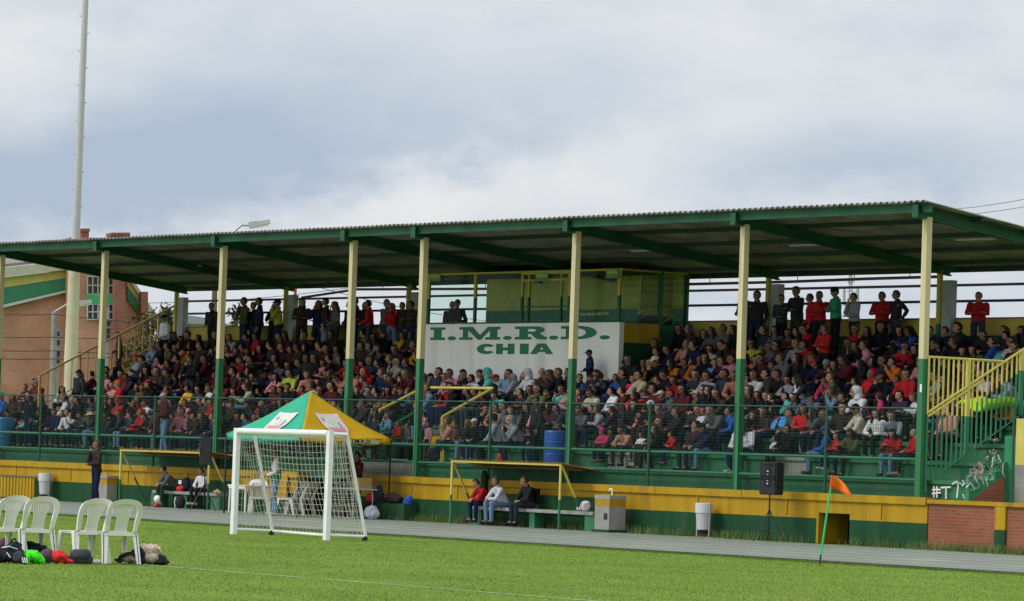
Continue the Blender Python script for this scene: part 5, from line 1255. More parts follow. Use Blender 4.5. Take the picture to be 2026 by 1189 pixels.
ribbon('drawcord', [(-.02, -.11, .13), (-.03, -.12, .08), (-.08, -.12, .03)], .012, cmat('dark_green_cord', (.02, .25, .01), .8), b); ribbon('drawcord', [(-.02, -.11, .13), (.02, -.12, .08), (.06, -.12, .04)], .012, cmat('dark_green_cord', (.02, .25, .01), .8), b)
b = bag(56, 1108, [(rp(-.02, .15, .16), (.19, .13, .10)), (rp(.14, .15, .14), (.16, .12, .08)), (rp(.26, .1, .08), (.12, .10, .06)), (rp(.05, .12, .08), (.24, .12, .08))], fab('navy_black_cloth', (.012, .014, .035)), 'large navy sports bag behind the green bag', noise=.04)
ribbon('carry_strap', [(-.12, .02, .18), (.0, .0, .24), (.14, .0, .22), (.24, -.02, .14), (.30, -.02, .08)], .03, M['blackcloth'], b)
b = bag(22, 1113, [(rp(0, .05, .13), (.17, .13, .13)), (rp(-.12, .05, .1), (.14, .13, .10)), (rp(.03, .05, .22), (.10, .09, .06)), (rp(.08, .0, .09), (.12, .12, .09))], M['blackcloth'], 'black backpack with a top loop at the left end of the bags', noise=.04)
mb = MB(); mb.path([Vector(rp(-.02, 0, .26)), Vector(rp(.0, 0, .31)), Vector(rp(.04, 0, .325)), Vector(rp(.07, 0, .27))], .012); mb.build('handle', M['blackcloth'], b, local=True)
ribbon('printed_mark', [(-.05, -.13, .14), (.0, -.14, .08)], .012, M['white'], b); ribbon('zip', [(-.12, -.09, .20), (-.02, -.11, .22), (.08, -.10, .19)], .012, M['metal'], b)
b = bag(33, 1114, [(rp(.04, -.12, .08), (.10, .08, .075)), (rp(.10, -.12, .05), (.08, .07, .05))], fab('grey_navy_cloth', (.04, .042, .06)), 'small charcoal bag with pale stripes between black backpack and green bag', noise=.03)
for k_ in range(3): ribbon('pale_stripe', [(.10+.028*k_, -.205, .085), (.115+.028*k_, -.21, .02)], .014, M['plastic'], b)
bag(40, 1100, [(rp(.02, -.02, .19), (.06, .06, .05)), (rp(.05, -.02, .13), (.05, .06, .07)), (rp(.08, -.02, .18), (.035, .05, .05))], mat('lilac_print_cloth', (.34, .16, .34), .8, .5, 25, stain=(.5, .2, .25), stain_amt=.9), 'lilac printed cloth lying over the black backpack', 'cloth', 'cloth', noise=.04)
bag(3, 1100, [(rp(0, .1, .13), (.10, .10, .13))], fab('plum_cloth', (.10, .03, .08)), 'dark plum bag cut off by the left edge of the photo')
p = atZ(188, 1113); mb = MB(); mb.box((p.x, p.y, .015), (.20, .10, .02), M=Matrix.Rotation(R_(40), 3, 'Z')); mb.box((p.x+.01, p.y+.03, .035), (.18, .03, .02), M=Matrix.Rotation(R_(40), 3, 'Z')); o = mb.build('clipboard', M['plastic'], loc=(p.x, p.y, 0)); tag(o, 'pale grey flat case lying on the grass beside the dark pouch', 'case')
# piles under the tent and on the benches
def bagY(px, py, Y, parts_, mt, label, z=None, name='bag', cat='bag', **k):
    p = atY(px, py, Y); return blob(name, parts_, mt, label, cat, (p.x, p.y, p.z if z is None else z), **k)
bagY(748, 985, -.55, [((0, 0, .2), (.17, .14, .22)), ((.05, 0, .35), (.10, .1, .12))], fab('dim_grey_cloth', (.03, .032, .04)), 'tall charcoal backpack on the green block beside the tent', .42)
bagY(733, 990, -.7, [((0, 0, .12), (.14, .12, .12))], fab('scarlet_bag_cloth', (.72, .03, .03)), 'small red bag next to the tall charcoal backpack', .42)
bagY(778, 985, -.5, [((0, 0, .14), (.24, .15, .14)), ((.2, 0, .12), (.14, .12, .11))], fab('dark_wine_cloth', (.035, .02, .022)), 'lumpy dark wine coloured bag on the green block by the wall', .42)
bagY(735, 1022, -1.1, [((0, 0, .17), (.21, .18, .18)), ((.1, 0, .12), (.18, .16, .13))], fab('pale_plastic_sack', (.45, .46, .50)), 'bulging whitish plastic sack on the track edge under the tent', 0, 'sack', 'sack')
p = atY(770, 1020, -.4); o = MB().b2((p.x-.9, -.62, 0), (p.x+.95, -.22, .42)).build('concrete_block', M['green'], loc=(p.x, -.4, 0)); tag(o, 'long dark green concrete block against the wall right of the tent', 'block')
p = atY(806, 985, -.35)
um = thing('umbrella', (p.x, p.y, 0), 'folded blue umbrella hanging against the low yellow wall', 'umbrella')
mb = MB(); mb.lathe([(.01, 0), (.11, .10), (.15, .30), (.11, .42), (.03, .5)], (0, 0, 0), 14)
Mr = Matrix.Rotation(R_(25), 3, 'Y'); mb.v = [tuple(Mr @ Vector(v)+Vector((p.x-.05, p.y-.02, .18))) for v in mb.v]; mb.build('canopy', fab('blue_umbrella_cloth', (.02, .07, .34)), um)
mb = MB(); mb.path([(p.x+.15, p.y, .63), (p.x+.2, p.y, .78), (p.x+.23, p.y, .86), (p.x+.18, p.y, .90), (p.x+.14, p.y, .84)], .012); mb.build('handle', M['wood'], um)

# ------------------------------------------------------------ dugouts
def dugout(xl, xr, zf, label, yf=-1.05):
    t = thing('dugout', ((xl+xr)/2, -.6, 0), label, 'dugout')
    yb = .72; zb = zf-.23
    for x in (xl, xr):
        mb = MB(); mb.tube((x, yf, .72), (x, yf, zf), .032, n=10); mb.tube((x, yf, -.02), (x, yf, .72), .032, n=10, mi=1); mb.build('front_post', [M['railyellow'], M['colgreen']], t)
        a, b = Vector((x, yf+.03, zf-.02)), Vector((x, YW-.06, .18)); mm = a.lerp(b, .55)
        mb = MB(); mb.tube(a, mm, .028, n=10); mb.tube(mm, b, .028, n=10, mi=1); mb.build('brace', [M['railyellow'], M['colgreen']], t)
        MB().tube((x, yb, zb), (x, yb-.28, ZC-.01), .028, n=8).build('rear_strut', M['railyellow'], t)
    MB().bar((xl-.03, yf, zf+.0), (xr+.03, yf, zf+.0), .05, .05).build('front_bar', M['railyellow'], t)
    mb = MB(); n = 30; vs = []; 
    for s in (0, 1):
        y = yf-.06 if s == 0 else yb+.05; z = (zf+.04) if s == 0 else (zb+.03)
        for i in range(n*2+1): vs.append((xl-.08+(xr-xl+.16)*i/(2*n), y, z+(.018 if i % 2 else 0)))
    N_ = 2*n+1; mb.add(vs, [(i, i+1, N_+i+1, N_+i) for i in range(2*n)]); o = mb.build('roof_sheet', cmat('dugout_sheet', (.28, .17, .03), .7, var=.3, scale=4, stain=(.10, .07, .02), stain_amt=.8), t)
    s = o.modifiers.new('t', 'SOLIDIFY'); s.thickness = .006
    for y in (-.4, .3): z = zf-.03+(zb-zf)*(y-yf)/(yb-yf); MB().bar((xl, y, z), (xr, y, z), .035).build('roof_batten', M['wood'], t)
    return t
def bench(xl, xr, label):
    t = thing('bench', ((xl+xr)/2, -.6, 0), label, 'bench')
    MB().b2((xl, -.80, .38), (xr, -.42, .46)).build('seat_slab', M['concrete'], t)
    n = 3
    for i in range(n):
        x = xl+.12+(xr-xl-.24)*i/(n-1); w = .10 if i % 2 else .22
        MB().b2((x-w, -.76, -.02), (x+w, -.46, .379)).build('bench_block', M['deck'], t)
    MB().b2((xl, -.24, .40), (xr, -.18, .80)).build('back_board', M['green'], t)
    return t
rl = [atY(px, 1000, -1.05).x for px in (892, 1107)]; zf = atY(892, 912, -1.05).z
dugout(rl[0], rl[1], zf, 'open dugout shelter with yellow frame, three people sitting under it')
bench(atY(945, 1020, -.6).x, atY(1185, 1020, -.6).x, 'concrete bench with green blocks under the dugout with three people')
ll = [atY(px, 990, -1.05).x for px in (236, 411)]; zf2 = atY(236, 890, -1.05).z
dugout(ll[0], ll[1], zf2, 'open dugout shelter with yellow frame at left, partly behind a loudspeaker')
bench(atY(312, 990, -.6).x, atY(440, 990, -.6).x, 'concrete bench under the left dugout with bags on it')
p = atY(1157, 1010, -.6); b = blob('backpack', [((0, 0, .12), (.16, .13, .13)), ((-.12, 0, .05), (.14, .1, .05)), ((.05, 0, .18), (.09, .09, .08))], fab('white_bag_cloth', (.55, .53, .52)), 'white backpack with dark straps on the bench by the stone fountain', 'bag', (p.x, p.y, .46))
mb = MB(); mb.path([(-.12, -.12, .05), (-.03, -.15, .15), (.04, -.14, .24)], .013); mb.build('strap', M['blackcloth'], b, local=True)
# drinking fountain of rendered stone
p = atY(1206, 1048, -.75); x, y = p.x, p.y
f = thing('drinking_fountain', (x, y, 0), 'square grey stone drinking fountain with a yellow band and white tap', 'fountain')
MB().b2((x-.27, y-.25, .0), (x+.27, y+.25, .62)).build('pedestal', M['concrete'], f)
MB().b2((x-.273, y-.253, .62), (x+.273, y+.253, .78)).build('painted_band', M['yellow'], f)
MB().b2((x-.28, y-.26, .78), (x+.28, y+.26, .88)).build('basin', M['concrete'], f)
MB().b2((x+.08, y-.262, .30), (x+.20, y-.250, .45)).build('valve_box', M['black'], f)
mb = MB(); mb.path([(x+.05, y, .88), (x+.05, y, 1.02), (x-.05, y, 1.03), (x-.06, y, .98)], .016); mb.build('tap', M['plastic'], f)
MB().b2((x-.32, y-.30, -.02), (x+.32, y+.28, .06)).build('plinth', M['green'], f)

# bins
def bin_(px, py, Y, label, h=.78):
    p = atY(px, py, Y); x, y = p.x, Y; t = thing('litter_bin', (x, y, 0), label, 'bin', 'litter bins by the wall')
    mb = MB(); mb.lathe([(.15, .17), (.185, .60), (.182, .60), (.14, .18)], (x, y, 0), 20); mb.build('bin_drum', M['greypaint'], t)
    mb = MB(); mb.lathe([(.20, .56), (.205, .78), (.198, .79), (.19, .56)], (x, y, 0), 20); mb.build('bin_collar', cmat('pale_bin_grey', (.58, .59, .60), .5), t)
    mb = MB(); mb.lathe([(.12, .08), (.152, .18), (.10, .10)], (x, y, 0), 16); mb.build('bin_base', M['black'], t)
    for s in (-1, 1): MB().bar((x+s*.215, y, -.02), (x+s*.215, y, .80), .035).build('bin_post', M['metal'], t)
    return t
bin_(1391, 1054, -.5, 'pale grey round litter bin on two posts below the yellow wall at right')
bin_(88, 988, -.45, 'pale grey round litter bin beside the yellow gate at far left')
p = atY(1391, 1054, -.5); pts = []
o = MB(); o.lathe([(.5, -.01), (.45, .004), (.2, .012)], (p.x, -.55, 0), 18); o = o.build('bare_patch', M['earth']); struct(o)
p = atY(211, 975, -.4); mb = MB(); mb.b2((p.x-.24, -.55, 0), (p.x+.24, -.2, .55), 0); mb.b2((p.x-.24, -.55, .55), (p.x+.24, -.2, .72), 1); mb.b2((p.x-.26, -.57, .72), (p.x+.26, -.18, .80), 0); o = mb.build('stone_pillar', [M['concrete'], M['yellow']], loc=(p.x, -.4, 0)); tag(o, 'short grey stone pillar with yellow band behind the man on the phone', 'pillar')

# loudspeakers
def speaker(px, Y, ztop, zbot, w, rz, lab1, lab2, back):
    p = atY(px, 950, Y); x, y = p.x, Y
    st = thing('speaker_stand', (x, y, 0), lab2, 'speaker stand')
    MB().tube((x, y, .12), (x, y, zbot+.02), .018, n=10).build('pole', M['black'], st)
    MB().tube((x, y, .62), (x, y, .70), .035, n=12).build('collar', M['black'], st)
    for k in range(3):
        a = R_(k*120+20); dx, dy = math.cos(a), math.sin(a)
        MB().path([(x+dx*.03, y+dy*.03, .66), (x+dx*.40, y+dy*.40, .0)], .014).build('leg', M['black'], st)
        MB().path([(x, y, .22), (x+dx*.26, y+dy*.26, .24)], .009).build('brace', M['black'], st)
    s = thing('loudspeaker', (x, y, zbot), lab1, 'loudspeaker')
    h = ztop-zbot; Rm = Matrix.Rotation(rz, 3, 'Z'); mb = MB(); d = .30
    poly = [(-w/2, -d/2, 0), (w/2, -d/2, 0), (w*.36, d/2, 0), (-w*.36, d/2, 0)]
    mb.prism([Rm @ Vector(q) for q in poly], (0, 0, h)); me = mb.mesh('cabinet', [M['black']])
    bm = bmesh.new(); bm.from_mesh(me); bmesh.ops.bevel(bm, geom=bm.edges, offset=.025, segments=2, affect='EDGES'); bm.to_mesh(me); bm.free()
    o = bpy.data.objects.new('cabinet', me); COL.objects.link(o); o.parent = s; CAB = o
    def part(name, lo, hi, mt):
        mb = MB(); mb.b2(lo, hi); mb.v = [tuple(Rm @ Vector(v)) for v in mb.v]; mb.build(name, mt, CAB, local=True)
    part('grille', (-w*.43, -d/2-.012, .05), (w*.43, -d/2+.004, h-.05), cmat('speaker_grille', (.03, .03, .033), .6))
    part('control_panel', (-w*.13, d/2-.004, h*.25), (w*.13, d/2+.01, h*.8), M['blackcloth'])
    for zz, c in ((.72, 'white'), (.62, 'metal'), (.42, 'metal'), (.34, 'white')): part('knob', (-.02, d/2+.011, h*zz-.012), (.02, d/2+.022, h*zz+.012), M[c])
    part('handle', (-w*.2, d/2-.004, h*.88), (w*.2, d/2+.014, h*.93), M['blackcloth'])
    for sd in (-1, 1): part('rear_recess', (sd*w*.24-.04, d/2-.05, h*.45), (sd*w*.24+.04, d/2+.006, h*.6), M['blackcloth'])
    return x
zt_, zb_ = atY(1524, 914, -.9).z, atY(1524, 979, -.9).z
speaker(1524, -.9, zt_, zb_, .56, R_(205), 'black loudspeaker seen from behind on a tripod, right of the litter bin', 'black tripod stand carrying the right loudspeaker', True)
zt_, zb_ = atY(405, 864, -1.7).z, atY(405, 920, -1.7).z
speaker(405, -1.7, zt_, zb_, .44, R_(150), 'black loudspeaker high on a tripod between left dugout and tent', 'black tripod stand in front of the left dugout', True)
# corner flag
p = atZ(1622, 1119); cf = thing('corner_flag', (p.x, p.y, 0), 'orange corner flag on a leaning green pole at the edge of the pitch', 'flag')
def ap(px, py): d = ray(px, py); t = (Vector((p.x, p.y, 0))-CAMP).dot(FW)/d.dot(FW); return CAMP+d*t
a, b, c = ap(1622, 1119), ap(1624, 1098), ap(1643, 968)
MB().tube(a, b, .012, .016, 10).build('base_spike', M['black'], cf)
MB().tube(b, c, .017, n=10).build('pole', cmat('neon_green_pole', (.02, .55, .22), .5), cf)
top = ap(1646, 940); MB().tube(c, top, .019, n=10).build('sleeve', cmat('orange_sleeve', (.70, .12, .03), .6), cf)
tip = ap(1686, 981); mb = MB(); n = 12; vs = []; lo = ap(1643.5, 967)
for i in range(n+1):
    t = i/n; A_1 = top.lerp(tip, t); A_1.z += .07*math.sin(math.pi*t); B_1 = lo.lerp(tip, t); B_1.z += .0-.03*math.sin(math.pi*t)*0; off = FW*(.05*math.sin(t*6)); 
    for j in range(5): vs.append(A_1.lerp(B_1, j/4)+off*(1+.3*j))
mb.add(vs, [(i*5+j, i*5+j+1, (i+1)*5+j+1, (i+1)*5+j) for i in range(n) for j in range(4)])
o = mb.build('flag_cloth', cmat('orange_flag_cloth', (.90, .17, .015), .7, var=.08), cf, smooth=True); s = o.modifiers.new('t', 'SOLIDIFY'); s.thickness = .003
# barrels on the first tier
def barrel(x, y, z, mt, label):
    mb = MB(); mb.lathe([(.27, 0), (.29, .02), (.29, .27), (.30, .29), (.29, .31), (.29, .56), (.30, .58), (.29, .60), (.29, .84), (.27, .88), (.25, .885), (.25, .87)], (0, 0, 0), 28)
    o = mb.build('plastic_drum', mt, smooth=False, local=True); o.location = (x, y, z); tag(o, label, 'drum', 'blue drums on the front tier'); return o
p = atY(1100, 850, .60); barrel(p.x, .60, Z0+.002, M['bluebarrel'], 'dark blue plastic drum standing on the front tier beside the sixth column')
p = atY(8, 850, .60); barrel(p.x, .60, Z0+.002, M['cyanbarrel'], 'light blue plastic drum on the front tier at the left edge')
# pushchairs, bags and the striped umbrella in the crowd
def stroller(px, py, k, mt, mt2, label):
    P_ = atY(px, py, YSEAT(k)); s = thing('pushchair', (P_.x, P_.y, fl(k)), label, 'pushchair'); x, y, z = P_.x, P_.y, fl(k)
    mb = MB(); n = 10; vs = []
    for i in range(n+1):
        a = math.pi*i/n*.62
        for j in range(7):
            b_ = -1+2*j/6; vs.append((b_*.26*math.cos(0), -.30*math.cos(a)*math.sqrt(1-.35*b_*b_), .34*math.sin(a)*math.sqrt(max(.05, 1-.45*b_*b_))))
    mb.add(vs, [(i*7+j, i*7+j+1, (i+1)*7+j+1, (i+1)*7+j) for i in range(n) for j in range(6)]); mb.v = [(v[0]+x, v[1]+y, v[2]+z+.62) for v in mb.v]
    o = mb.build('hood', mt, s, smooth=True); q_ = o.modifiers.new('t', 'SOLIDIFY'); q_.thickness = .01
    blob('seat', [((0, .1, .52), (.22, .1, .2)), ((0, -.08, .40), (.21, .2, .08))], mt2, parent=s)
    mb = MB(); mb.path([(x-.24, y+.2, z+.2), (x-.24, y+.05, z+.72), (x-.24, y+.34, z+.98), (x+.24, y+.34, z+.98), (x+.24, y+.05, z+.72), (x+.24, y+.2, z+.2)], .013); mb.path([(x-.24, y-.3, z+.1), (x-.24, y+.25, z+.5)], .012); mb.path([(x+.24, y-.3, z+.1), (x+.24, y+.25, z+.5)], .012); mb.build('frame', M['metal'], s)
    for sx in (-1, 1):
        for sy in (-.28, .2): mb = MB(); mb.tube((x+sx*.25-.02, y+sy, z+.09), (x+sx*.25+.02, y+sy, z+.09), .085, n=14); mb.build('wheel', M['black'], s)
stroller(1262, 775, 2, fab('scarlet_bag_cloth', (.72, .03, .03)), M['blackcloth'], 'red hooded pushchair among the spectators right of the white sign wall')
stroller(822, 750, 3, cmat('magenta_hood_cloth', (.55, .02, .22), .8), cmat('violet_cloth', (.25, .14, .34), .8), 'magenta and violet pushchair next to the fifth column')
stroller(1978, 676, 5, cmat('aqua_hood_cloth', (.12, .42, .48), .8), M['blackcloth'], 'aqua hooded pushchair in the upper rows at the right end')
stroller(1552, 870, 1, cmat('sky_blue_hood_cloth', (.05, .25, .50), .8), M['blackcloth'], 'light blue pushchair near the second row right of the seventh column')
p = atY(1336, 776, YSEAT(3)-.3); mb = MB(); mb.lathe([(.02, .52), (.09, .42), (.20, .16), (.19, .02), (.16, 0)], (0, 0, 0), 8)
Mr = Matrix.Rotation(R_(-28), 3, 'Y'); mb.v = [tuple(Mr @ Vector(v)) for v in mb.v]
o = mb.build('umbrella', mat('blue_tartan_cloth', (.04, .14, .24), .8, .6, 14), local=True); o.location = (p.x-.1, p.y, p.z-.3); tag(o, 'half folded blue checked umbrella held up in the crowd', 'umbrella')
p = atY(865, 822, 2.1); blob('bag', [((0, 0, .09), (.16, .1, .1)), ((0, 0, .16), (.09, .08, .07))], fab('scarlet_bag_cloth', (.72, .03, .03)), 'red bag on the green ledge behind the passage rail', 'bag', (VX1-1.1, 2.1, 2.1))
p = atY(1990, 780, 2.6); MBt = MB(); vs = []; 
for i in range(9):
    for j in range(5): vs.append((p.x-.9+1.5*i/8+.0, 1.9+.35*j, fl(3)+.55+.12*math.sin(i*1.3)-.12*abs(j-2)*.5))
MBt.add(vs, [(i*5+j, i*5+j+1, (i+1)*5+j+1, (i+1)*5+j) for i in range(8) for j in range(4)]); MBt.v = [(min(v[0], XR-.1), v[1], v[2]) for v in MBt.v]
o = MBt.build('blanket', cmat('neon_yellow_cloth', (.38, .62, .02), .8), smooth=True, loc=(p.x, 2.6, fl(3))); s = o.modifiers.new('t', 'SOLIDIFY'); s.thickness = .05; tag(o, 'neon yellow blanket spread over laps behind the right end railing', 'blanket')
# small things by the left dugout
p = atY(312, 990, -1.1); o = MB().ball((0, 0, 0), (.11, .11, .11), 0, 20, 14).build('football', M['plastic'], smooth=True, local=True); o.location = (p.x, p.y, .22); tag(o, 'white football resting on a red bag by the hunched person', 'ball')
blob('bag', [((0, 0, .05), (.17, .12, .06))], fab('scarlet_bag_cloth', (.72, .03, .03)), 'flat red bag on the ground under the white football', 'bag', (p.x, p.y, 0))
p = atY(357, 995, -1.0); b = blob('backpack', [((0, 0, .17), (.17, .12, .18))], M['blackcloth'], 'black backpack with a pale stripe on the ground at the left dugout', 'bag', (p.x, p.y, 0))
mb = MB(); mb.path([(-.16, -.06, .02), (-.15, -.09, .15), (-.10, -.10, .30)], .02); mb.build('stripe', M['plastic'], b, local=True)
p = atY(366, 965, -.55); b = blob('backpack', [((0, 0, .18), (.20, .13, .2)), ((.08, 0, .30), (.08, .08, .1))], fab('navy_black_cloth', (.012, .014, .035)), 'black and navy backpack with a white patch on the left dugout bench', 'bag', (p.x, p.y, .46))
MB().b2((-.12, -.145, .2), (.02, -.135, .31)).build('white_patch', M['plastic'], b, local=True)
p = atY(356, 980, -.7); blob('bag', [((0, 0, .07), (.12, .1, .08))], fab('scarlet_bag_cloth', (.72, .03, .03)), 'small red bag on the bench below the black and navy backpack', 'bag', (p.x, p.y, .46))
p = atY(430, 983, -.6); blob('sandals', [((-.1, 0, .03), (.12, .05, .04)), ((.08, 0, .03), (.12, .05, .03)), ((0, .0, .07), (.07, .04, .04))], fab('tan_leather', (.45, .30, .16)), 'tan leather sandals left on the bench beside the tent leg', 'sandals', (p.x, p.y, .46), voxel=.014)
p = atY(953, 965, -.5); mb = MB(); mb.lathe([(.02, 0), (.11, .06), (.12, .5), (.10, .85), (.05, 1.0)], (0, 0, 0), 10); o = mb.build('rolled_net', cmat('dark_green_net', (.01, .03, .02), .9), local=True); o.location = (p.x, -.42, .35); tag(o, 'dark rolled net leaning upright behind the person in red and black', 'net')

# ------------------------------------------------------------ people on the ground
def gperson(px, py, Y, pose, spec, label, rz=0, s=1.0, mi=False, z=0, **k):
    p = atY(px, py, Y); return person((p.x, Y, z), pose, spec, R_(rz), s, mi, label, **k)
FG = {}
def fine(name, J): FG[name] = figure(J, .009, .55); return FG[name]
p = atZ(188, 1004); o = person((p.x, p.y, 0), 'Schin', 'sD', R_(-8), 1.04, False, 'standing man in brown jacket and dark jeans on the track with hand to face', legs='N', fig=fine('a', standing('chin', 0, 4, .0)))
p = atY(543, 1014, -2.55); person((p.x, p.y, 0), 'Sdown', 'sW', R_(-30), 1.0, False, 'standing man in white and green jacket and blue jeans under the tent', legs='b', fig=fine('b', standing('front', 10, 10, .0, 1.1)))
mb = MB(); ellip_chain(mb, [((0, 0, .93), (.19, .14, .06)), ((0, 0, 1.12), (.190, .137, .08))]); me = solidmesh(mb, .012, 3, .5, .01); me.materials.append(cmat('team_green_cloth', (.01, .22, .11), .85))
man = [o for o in COL.objects if o.get('label', '').startswith('standing man in white and green')][0]
child('jacket_hem', me, man, (1, 1, 1, 1))
gperson(705, 1000, -.75, 'Sdown', 'sM', 'standing person in red and yellow checked shirt at the right side of the tent', -10, 1.0, z=0, legs='X', fig=FG['b'])
gperson(345, 980, -.62, 'knees', 'sG', 'hunched person in grey hooded jacket sitting on the left dugout bench', -12, .97, z=.46, legs='F', fig=fine('c', seated(.30, -12, 34, 'knees', 1.05, .15, 3, .07)))
gperson(402, 985, -.60, 'lap', 'sW', 'boy in white and red shirt sitting on the left dugout bench', 10, .82, z=.46, legs='X', fig=fine('d', seated(.10, 5, 10, 'lap')))
gperson(966, 1000, -.60, 'knees', 'sR', 'person in red and black top, leftmost of three on the bench', -10, .95, z=.46, legs='N', fig=FG['c'])
gperson(998, 1000, -.62, 'knees', 'sW', 'young man in white shirt and blue jeans leaning forward on the bench', -8, 1.0, z=.46, legs='b', fig=fine('e', seated(.24, -12, 10, 'knees', 1.0, .14, 9, .05)))
gperson(1048, 1000, -.58, 'lap', 'sX', 'young man in dark grey blazer with a backpack, rightmost on the bench', -10, 1.0, z=.46, legs='c', fig=fine('f', seated(.10, -12, 22, 'lap', 1.05, .12, 8)), pack='K')
# people standing in the passage between the two banks of seats
for px, py, Y, spec, lg, lab in ((848, 840, .9, 'lP', 'K', 'girl in pale pink jumper and dark trousers standing in the passage'), (788, 869, .7, 'pR', 'X', 'child in red hooded top standing in the passage behind the umbrella'),
        (768, 822, 1.5, 'sb', 'K', 'man in light blue shirt standing in the passage above the tent corner'), (806, 850, 1.9, 'sG', 'c', 'person in grey top standing in the passage behind the child in red'),
        (742, 832, .9, 'sD', 'X', 'person in dark brown jacket standing beside the passage, over the tent edge'), (722, 840, .8, 'sX', 'D', 'person in charcoal jacket standing just above the tent roof')):
    P_ = atY(px, py, Y); s_ = min(max((P_.z-1.52)/1.595, .6), 1.06)
    person((P_.x, Y, 1.52), rnd.choice(stp), spec, R_(rnd.uniform(-20, 10)), s_, False, lab, legs=lg)
P_ = atY(858, 935, .55); blob('backpack', [((0, 0, .2), (.20, .14, .2)), ((.1, 0, .12), (.14, .12, .12))], fab('purple_black_cloth', (.03, .022, .035)), 'dark purple backpack on the first tier below the passage, left of the dugout', 'bag', (P_.x, .5, 1.52))
P_ = atY(988, 905, .5); blob('bag', [((0, 0, .1), (.07, .06, .12)), ((0, 0, .2), (.05, .05, .08))], fab('scarlet_bag_cloth', (.72, .03, .03)), 'small red bag with a white stripe on the first tier above the dugout', 'bag', (P_.x, .5, 1.52))
# two people behind the booth glass
for px, py, spec, lab in ((892, 604, 'sM', 'dim seated figure in maroon behind the booth window, left of the capped one'), (904, 600, 'cKc', 'dim figure in a cap behind the left booth window')):
    P_ = atY(px, py, 5.3 if px == 892 else 4.9); person((P_.x, P_.y, P_.z-.70), 'lap2', spec, R_(70 if px == 892 else 60), 1.0, False, lab, shoes=False)
for px, py in ((892, 604), (904, 600)):
    P_ = atY(px, py, 5.3 if px == 892 else 4.9); mb = MB(); z = P_.z-.70; mb.b2((P_.x-.2, P_.y-.2, z-.04), (P_.x+.2, P_.y+.2, z)); [mb.b2((P_.x+a*.17-.015, P_.y+b*.17-.015, 4.46), (P_.x+a*.17+.015, P_.y+b*.17+.015, z-.04)) for a in (-1, 1) for b in (-1, 1)]
    o = mb.build('stool', M['wood'], loc=(P_.x, P_.y, 4.46)); tag(o, 'high wooden stool under the booth figure in '+('maroon' if px == 892 else 'a cap'), 'stool')

# ------------------------------------------------------------ brick sports hall behind, left
D = 190.0
dC = ray(150, 700); G0 = CAMP + dC*(D/dC.dot(FW)); nF = Vector((-_sy, -_cy, 0)).normalized()
nA = (Matrix.Rotation(R_(18), 3, 'Z') @ nF); nBk = -nA
hall = thing('sports_hall', (G0.x, G0.y, 0), 'large red brick sports hall with green and yellow bands behind the stand', 'building')
def fp(px, py, off=0): v = atP(px, py, G0-nA*off, nA); return v
def poly(name, pts, mt, th=.3, off=0): return MB().prism([fp(x, y, off) for x, y in pts], nBk*th).build(name, mt, hall)
poly('wall', [(-160, 560), (138, 545), (138, 1000), (-160, 1000)], M['gymbrick'], 22, 0)
by_, bg_ = cmat('hall_yellow_band', (.50, .42, .14), .7), cmat('hall_green_band', (.04, .20, .10), .7)
poly('wall', [(-160, 641), (137, 572.5), (137, 577), (-160, 649)], M['greypaint'], .4, -.35)
poly('green_band', [(-160, 596), (134, 550), (134, 572), (-160, 640)], bg_, .25, -.22)
poly('yellow_band', [(-160, 568), (134, 534), (134, 549.5), (-160, 595)], by_, .25, -.20)
poly('fascia', [(-160, 548), (138, 515), (138, 533), (-160, 566)], cmat('hall_fascia', (.48, .46, .36), .7), .5, -.5)
mb = MB(); a, b, c, d_ = fp(-160, 547, -.5), fp(138, 514, -.5), fp(138, 514, -.5)-nA*10+V3(0, 0, .4), fp(-160, 547, -.5)-nA*10+V3(0, 0, 1.0)
mb.prism([a, b, c, d_], (0, 0, .15)); mb.build('roof', cmat('hall_roof', (.24, .20, .19), .8, var=.3, scale=.6), hall)
# stair tower with windows
poly('tower', [(137, 470), (247, 470), (247, 1000), (137, 1000)], M['gymbrick'], 5, -1.2)
poly('tower', [(226, 480), (247.5, 480), (247.5, 1000), (226, 1000)], M['chimbrick'], .5, -1.75)
poly('spandrel', [(172, 582.5), (225.5, 582.5), (225.5, 601.5), (172, 601.5)], cmat('hall_light_green', (.06, .36, .15), .6), .3, -1.35)
wg = cmat('dark_window_glass', (.03, .035, .045), .15, var=.1)
for n_, (ya, yb) in (('a', (547, 582)), ('b', (602, 632))):
    o = MB().prism([fp(x, y, -1.25) for x, y in ((173, ya), (225, ya), (225, yb), (173, yb))], nBk*.05).build('window', wg, hall)
    mb = MB()
    for i in range(6): x = 173+52*i/5; mb.bar(fp(x, ya, -1.3), fp(x, yb, -1.3), .05)
    for y in (ya, (ya+yb)/2, yb): mb.bar(fp(173, y, -1.3), fp(225, y, -1.3), .05)
    fr_ = mb.build('window_frame', cmat('window_frame_cream', (.42, .40, .26), .6) if n_ == 'a' else M['greypaint'], o); 
poly('chimney', [(161, 456), (176, 456), (176, 480), (161, 480)], M['chimbrick'], 1.2, -.8); poly('chimney', [(160, 452), (178, 452), (178, 458), (160, 458)], M['chimbrick'], 1.4, -.9)
poly('chimney', [(222, 464), (257, 464), (257, 480), (222, 480)], M['chimbrick'], 1.2, -.8); poly('chimney', [(221, 460), (257.5, 460), (257.5, 466), (221, 466)], M['chimbrick'], 1.4, -.9)
poly('wall', [(247.5, 480), (252, 540), (275, 618), (300, 655), (300, 1000), (247.5, 1000)], M['gymbrick'], 3, 1.0)
poly('chimney', [(279, 577), (293, 577), (293, 640), (279, 640)], M['chimbrick'], 1.0, .2)
poly('green_band', [(252, 566), (275, 600), (275, 624), (252, 590)], bg_, .3, .8); poly('yellow_band', [(252, 548), (276, 585), (275.5, 600), (252, 565.5)], by_, .3, .78)
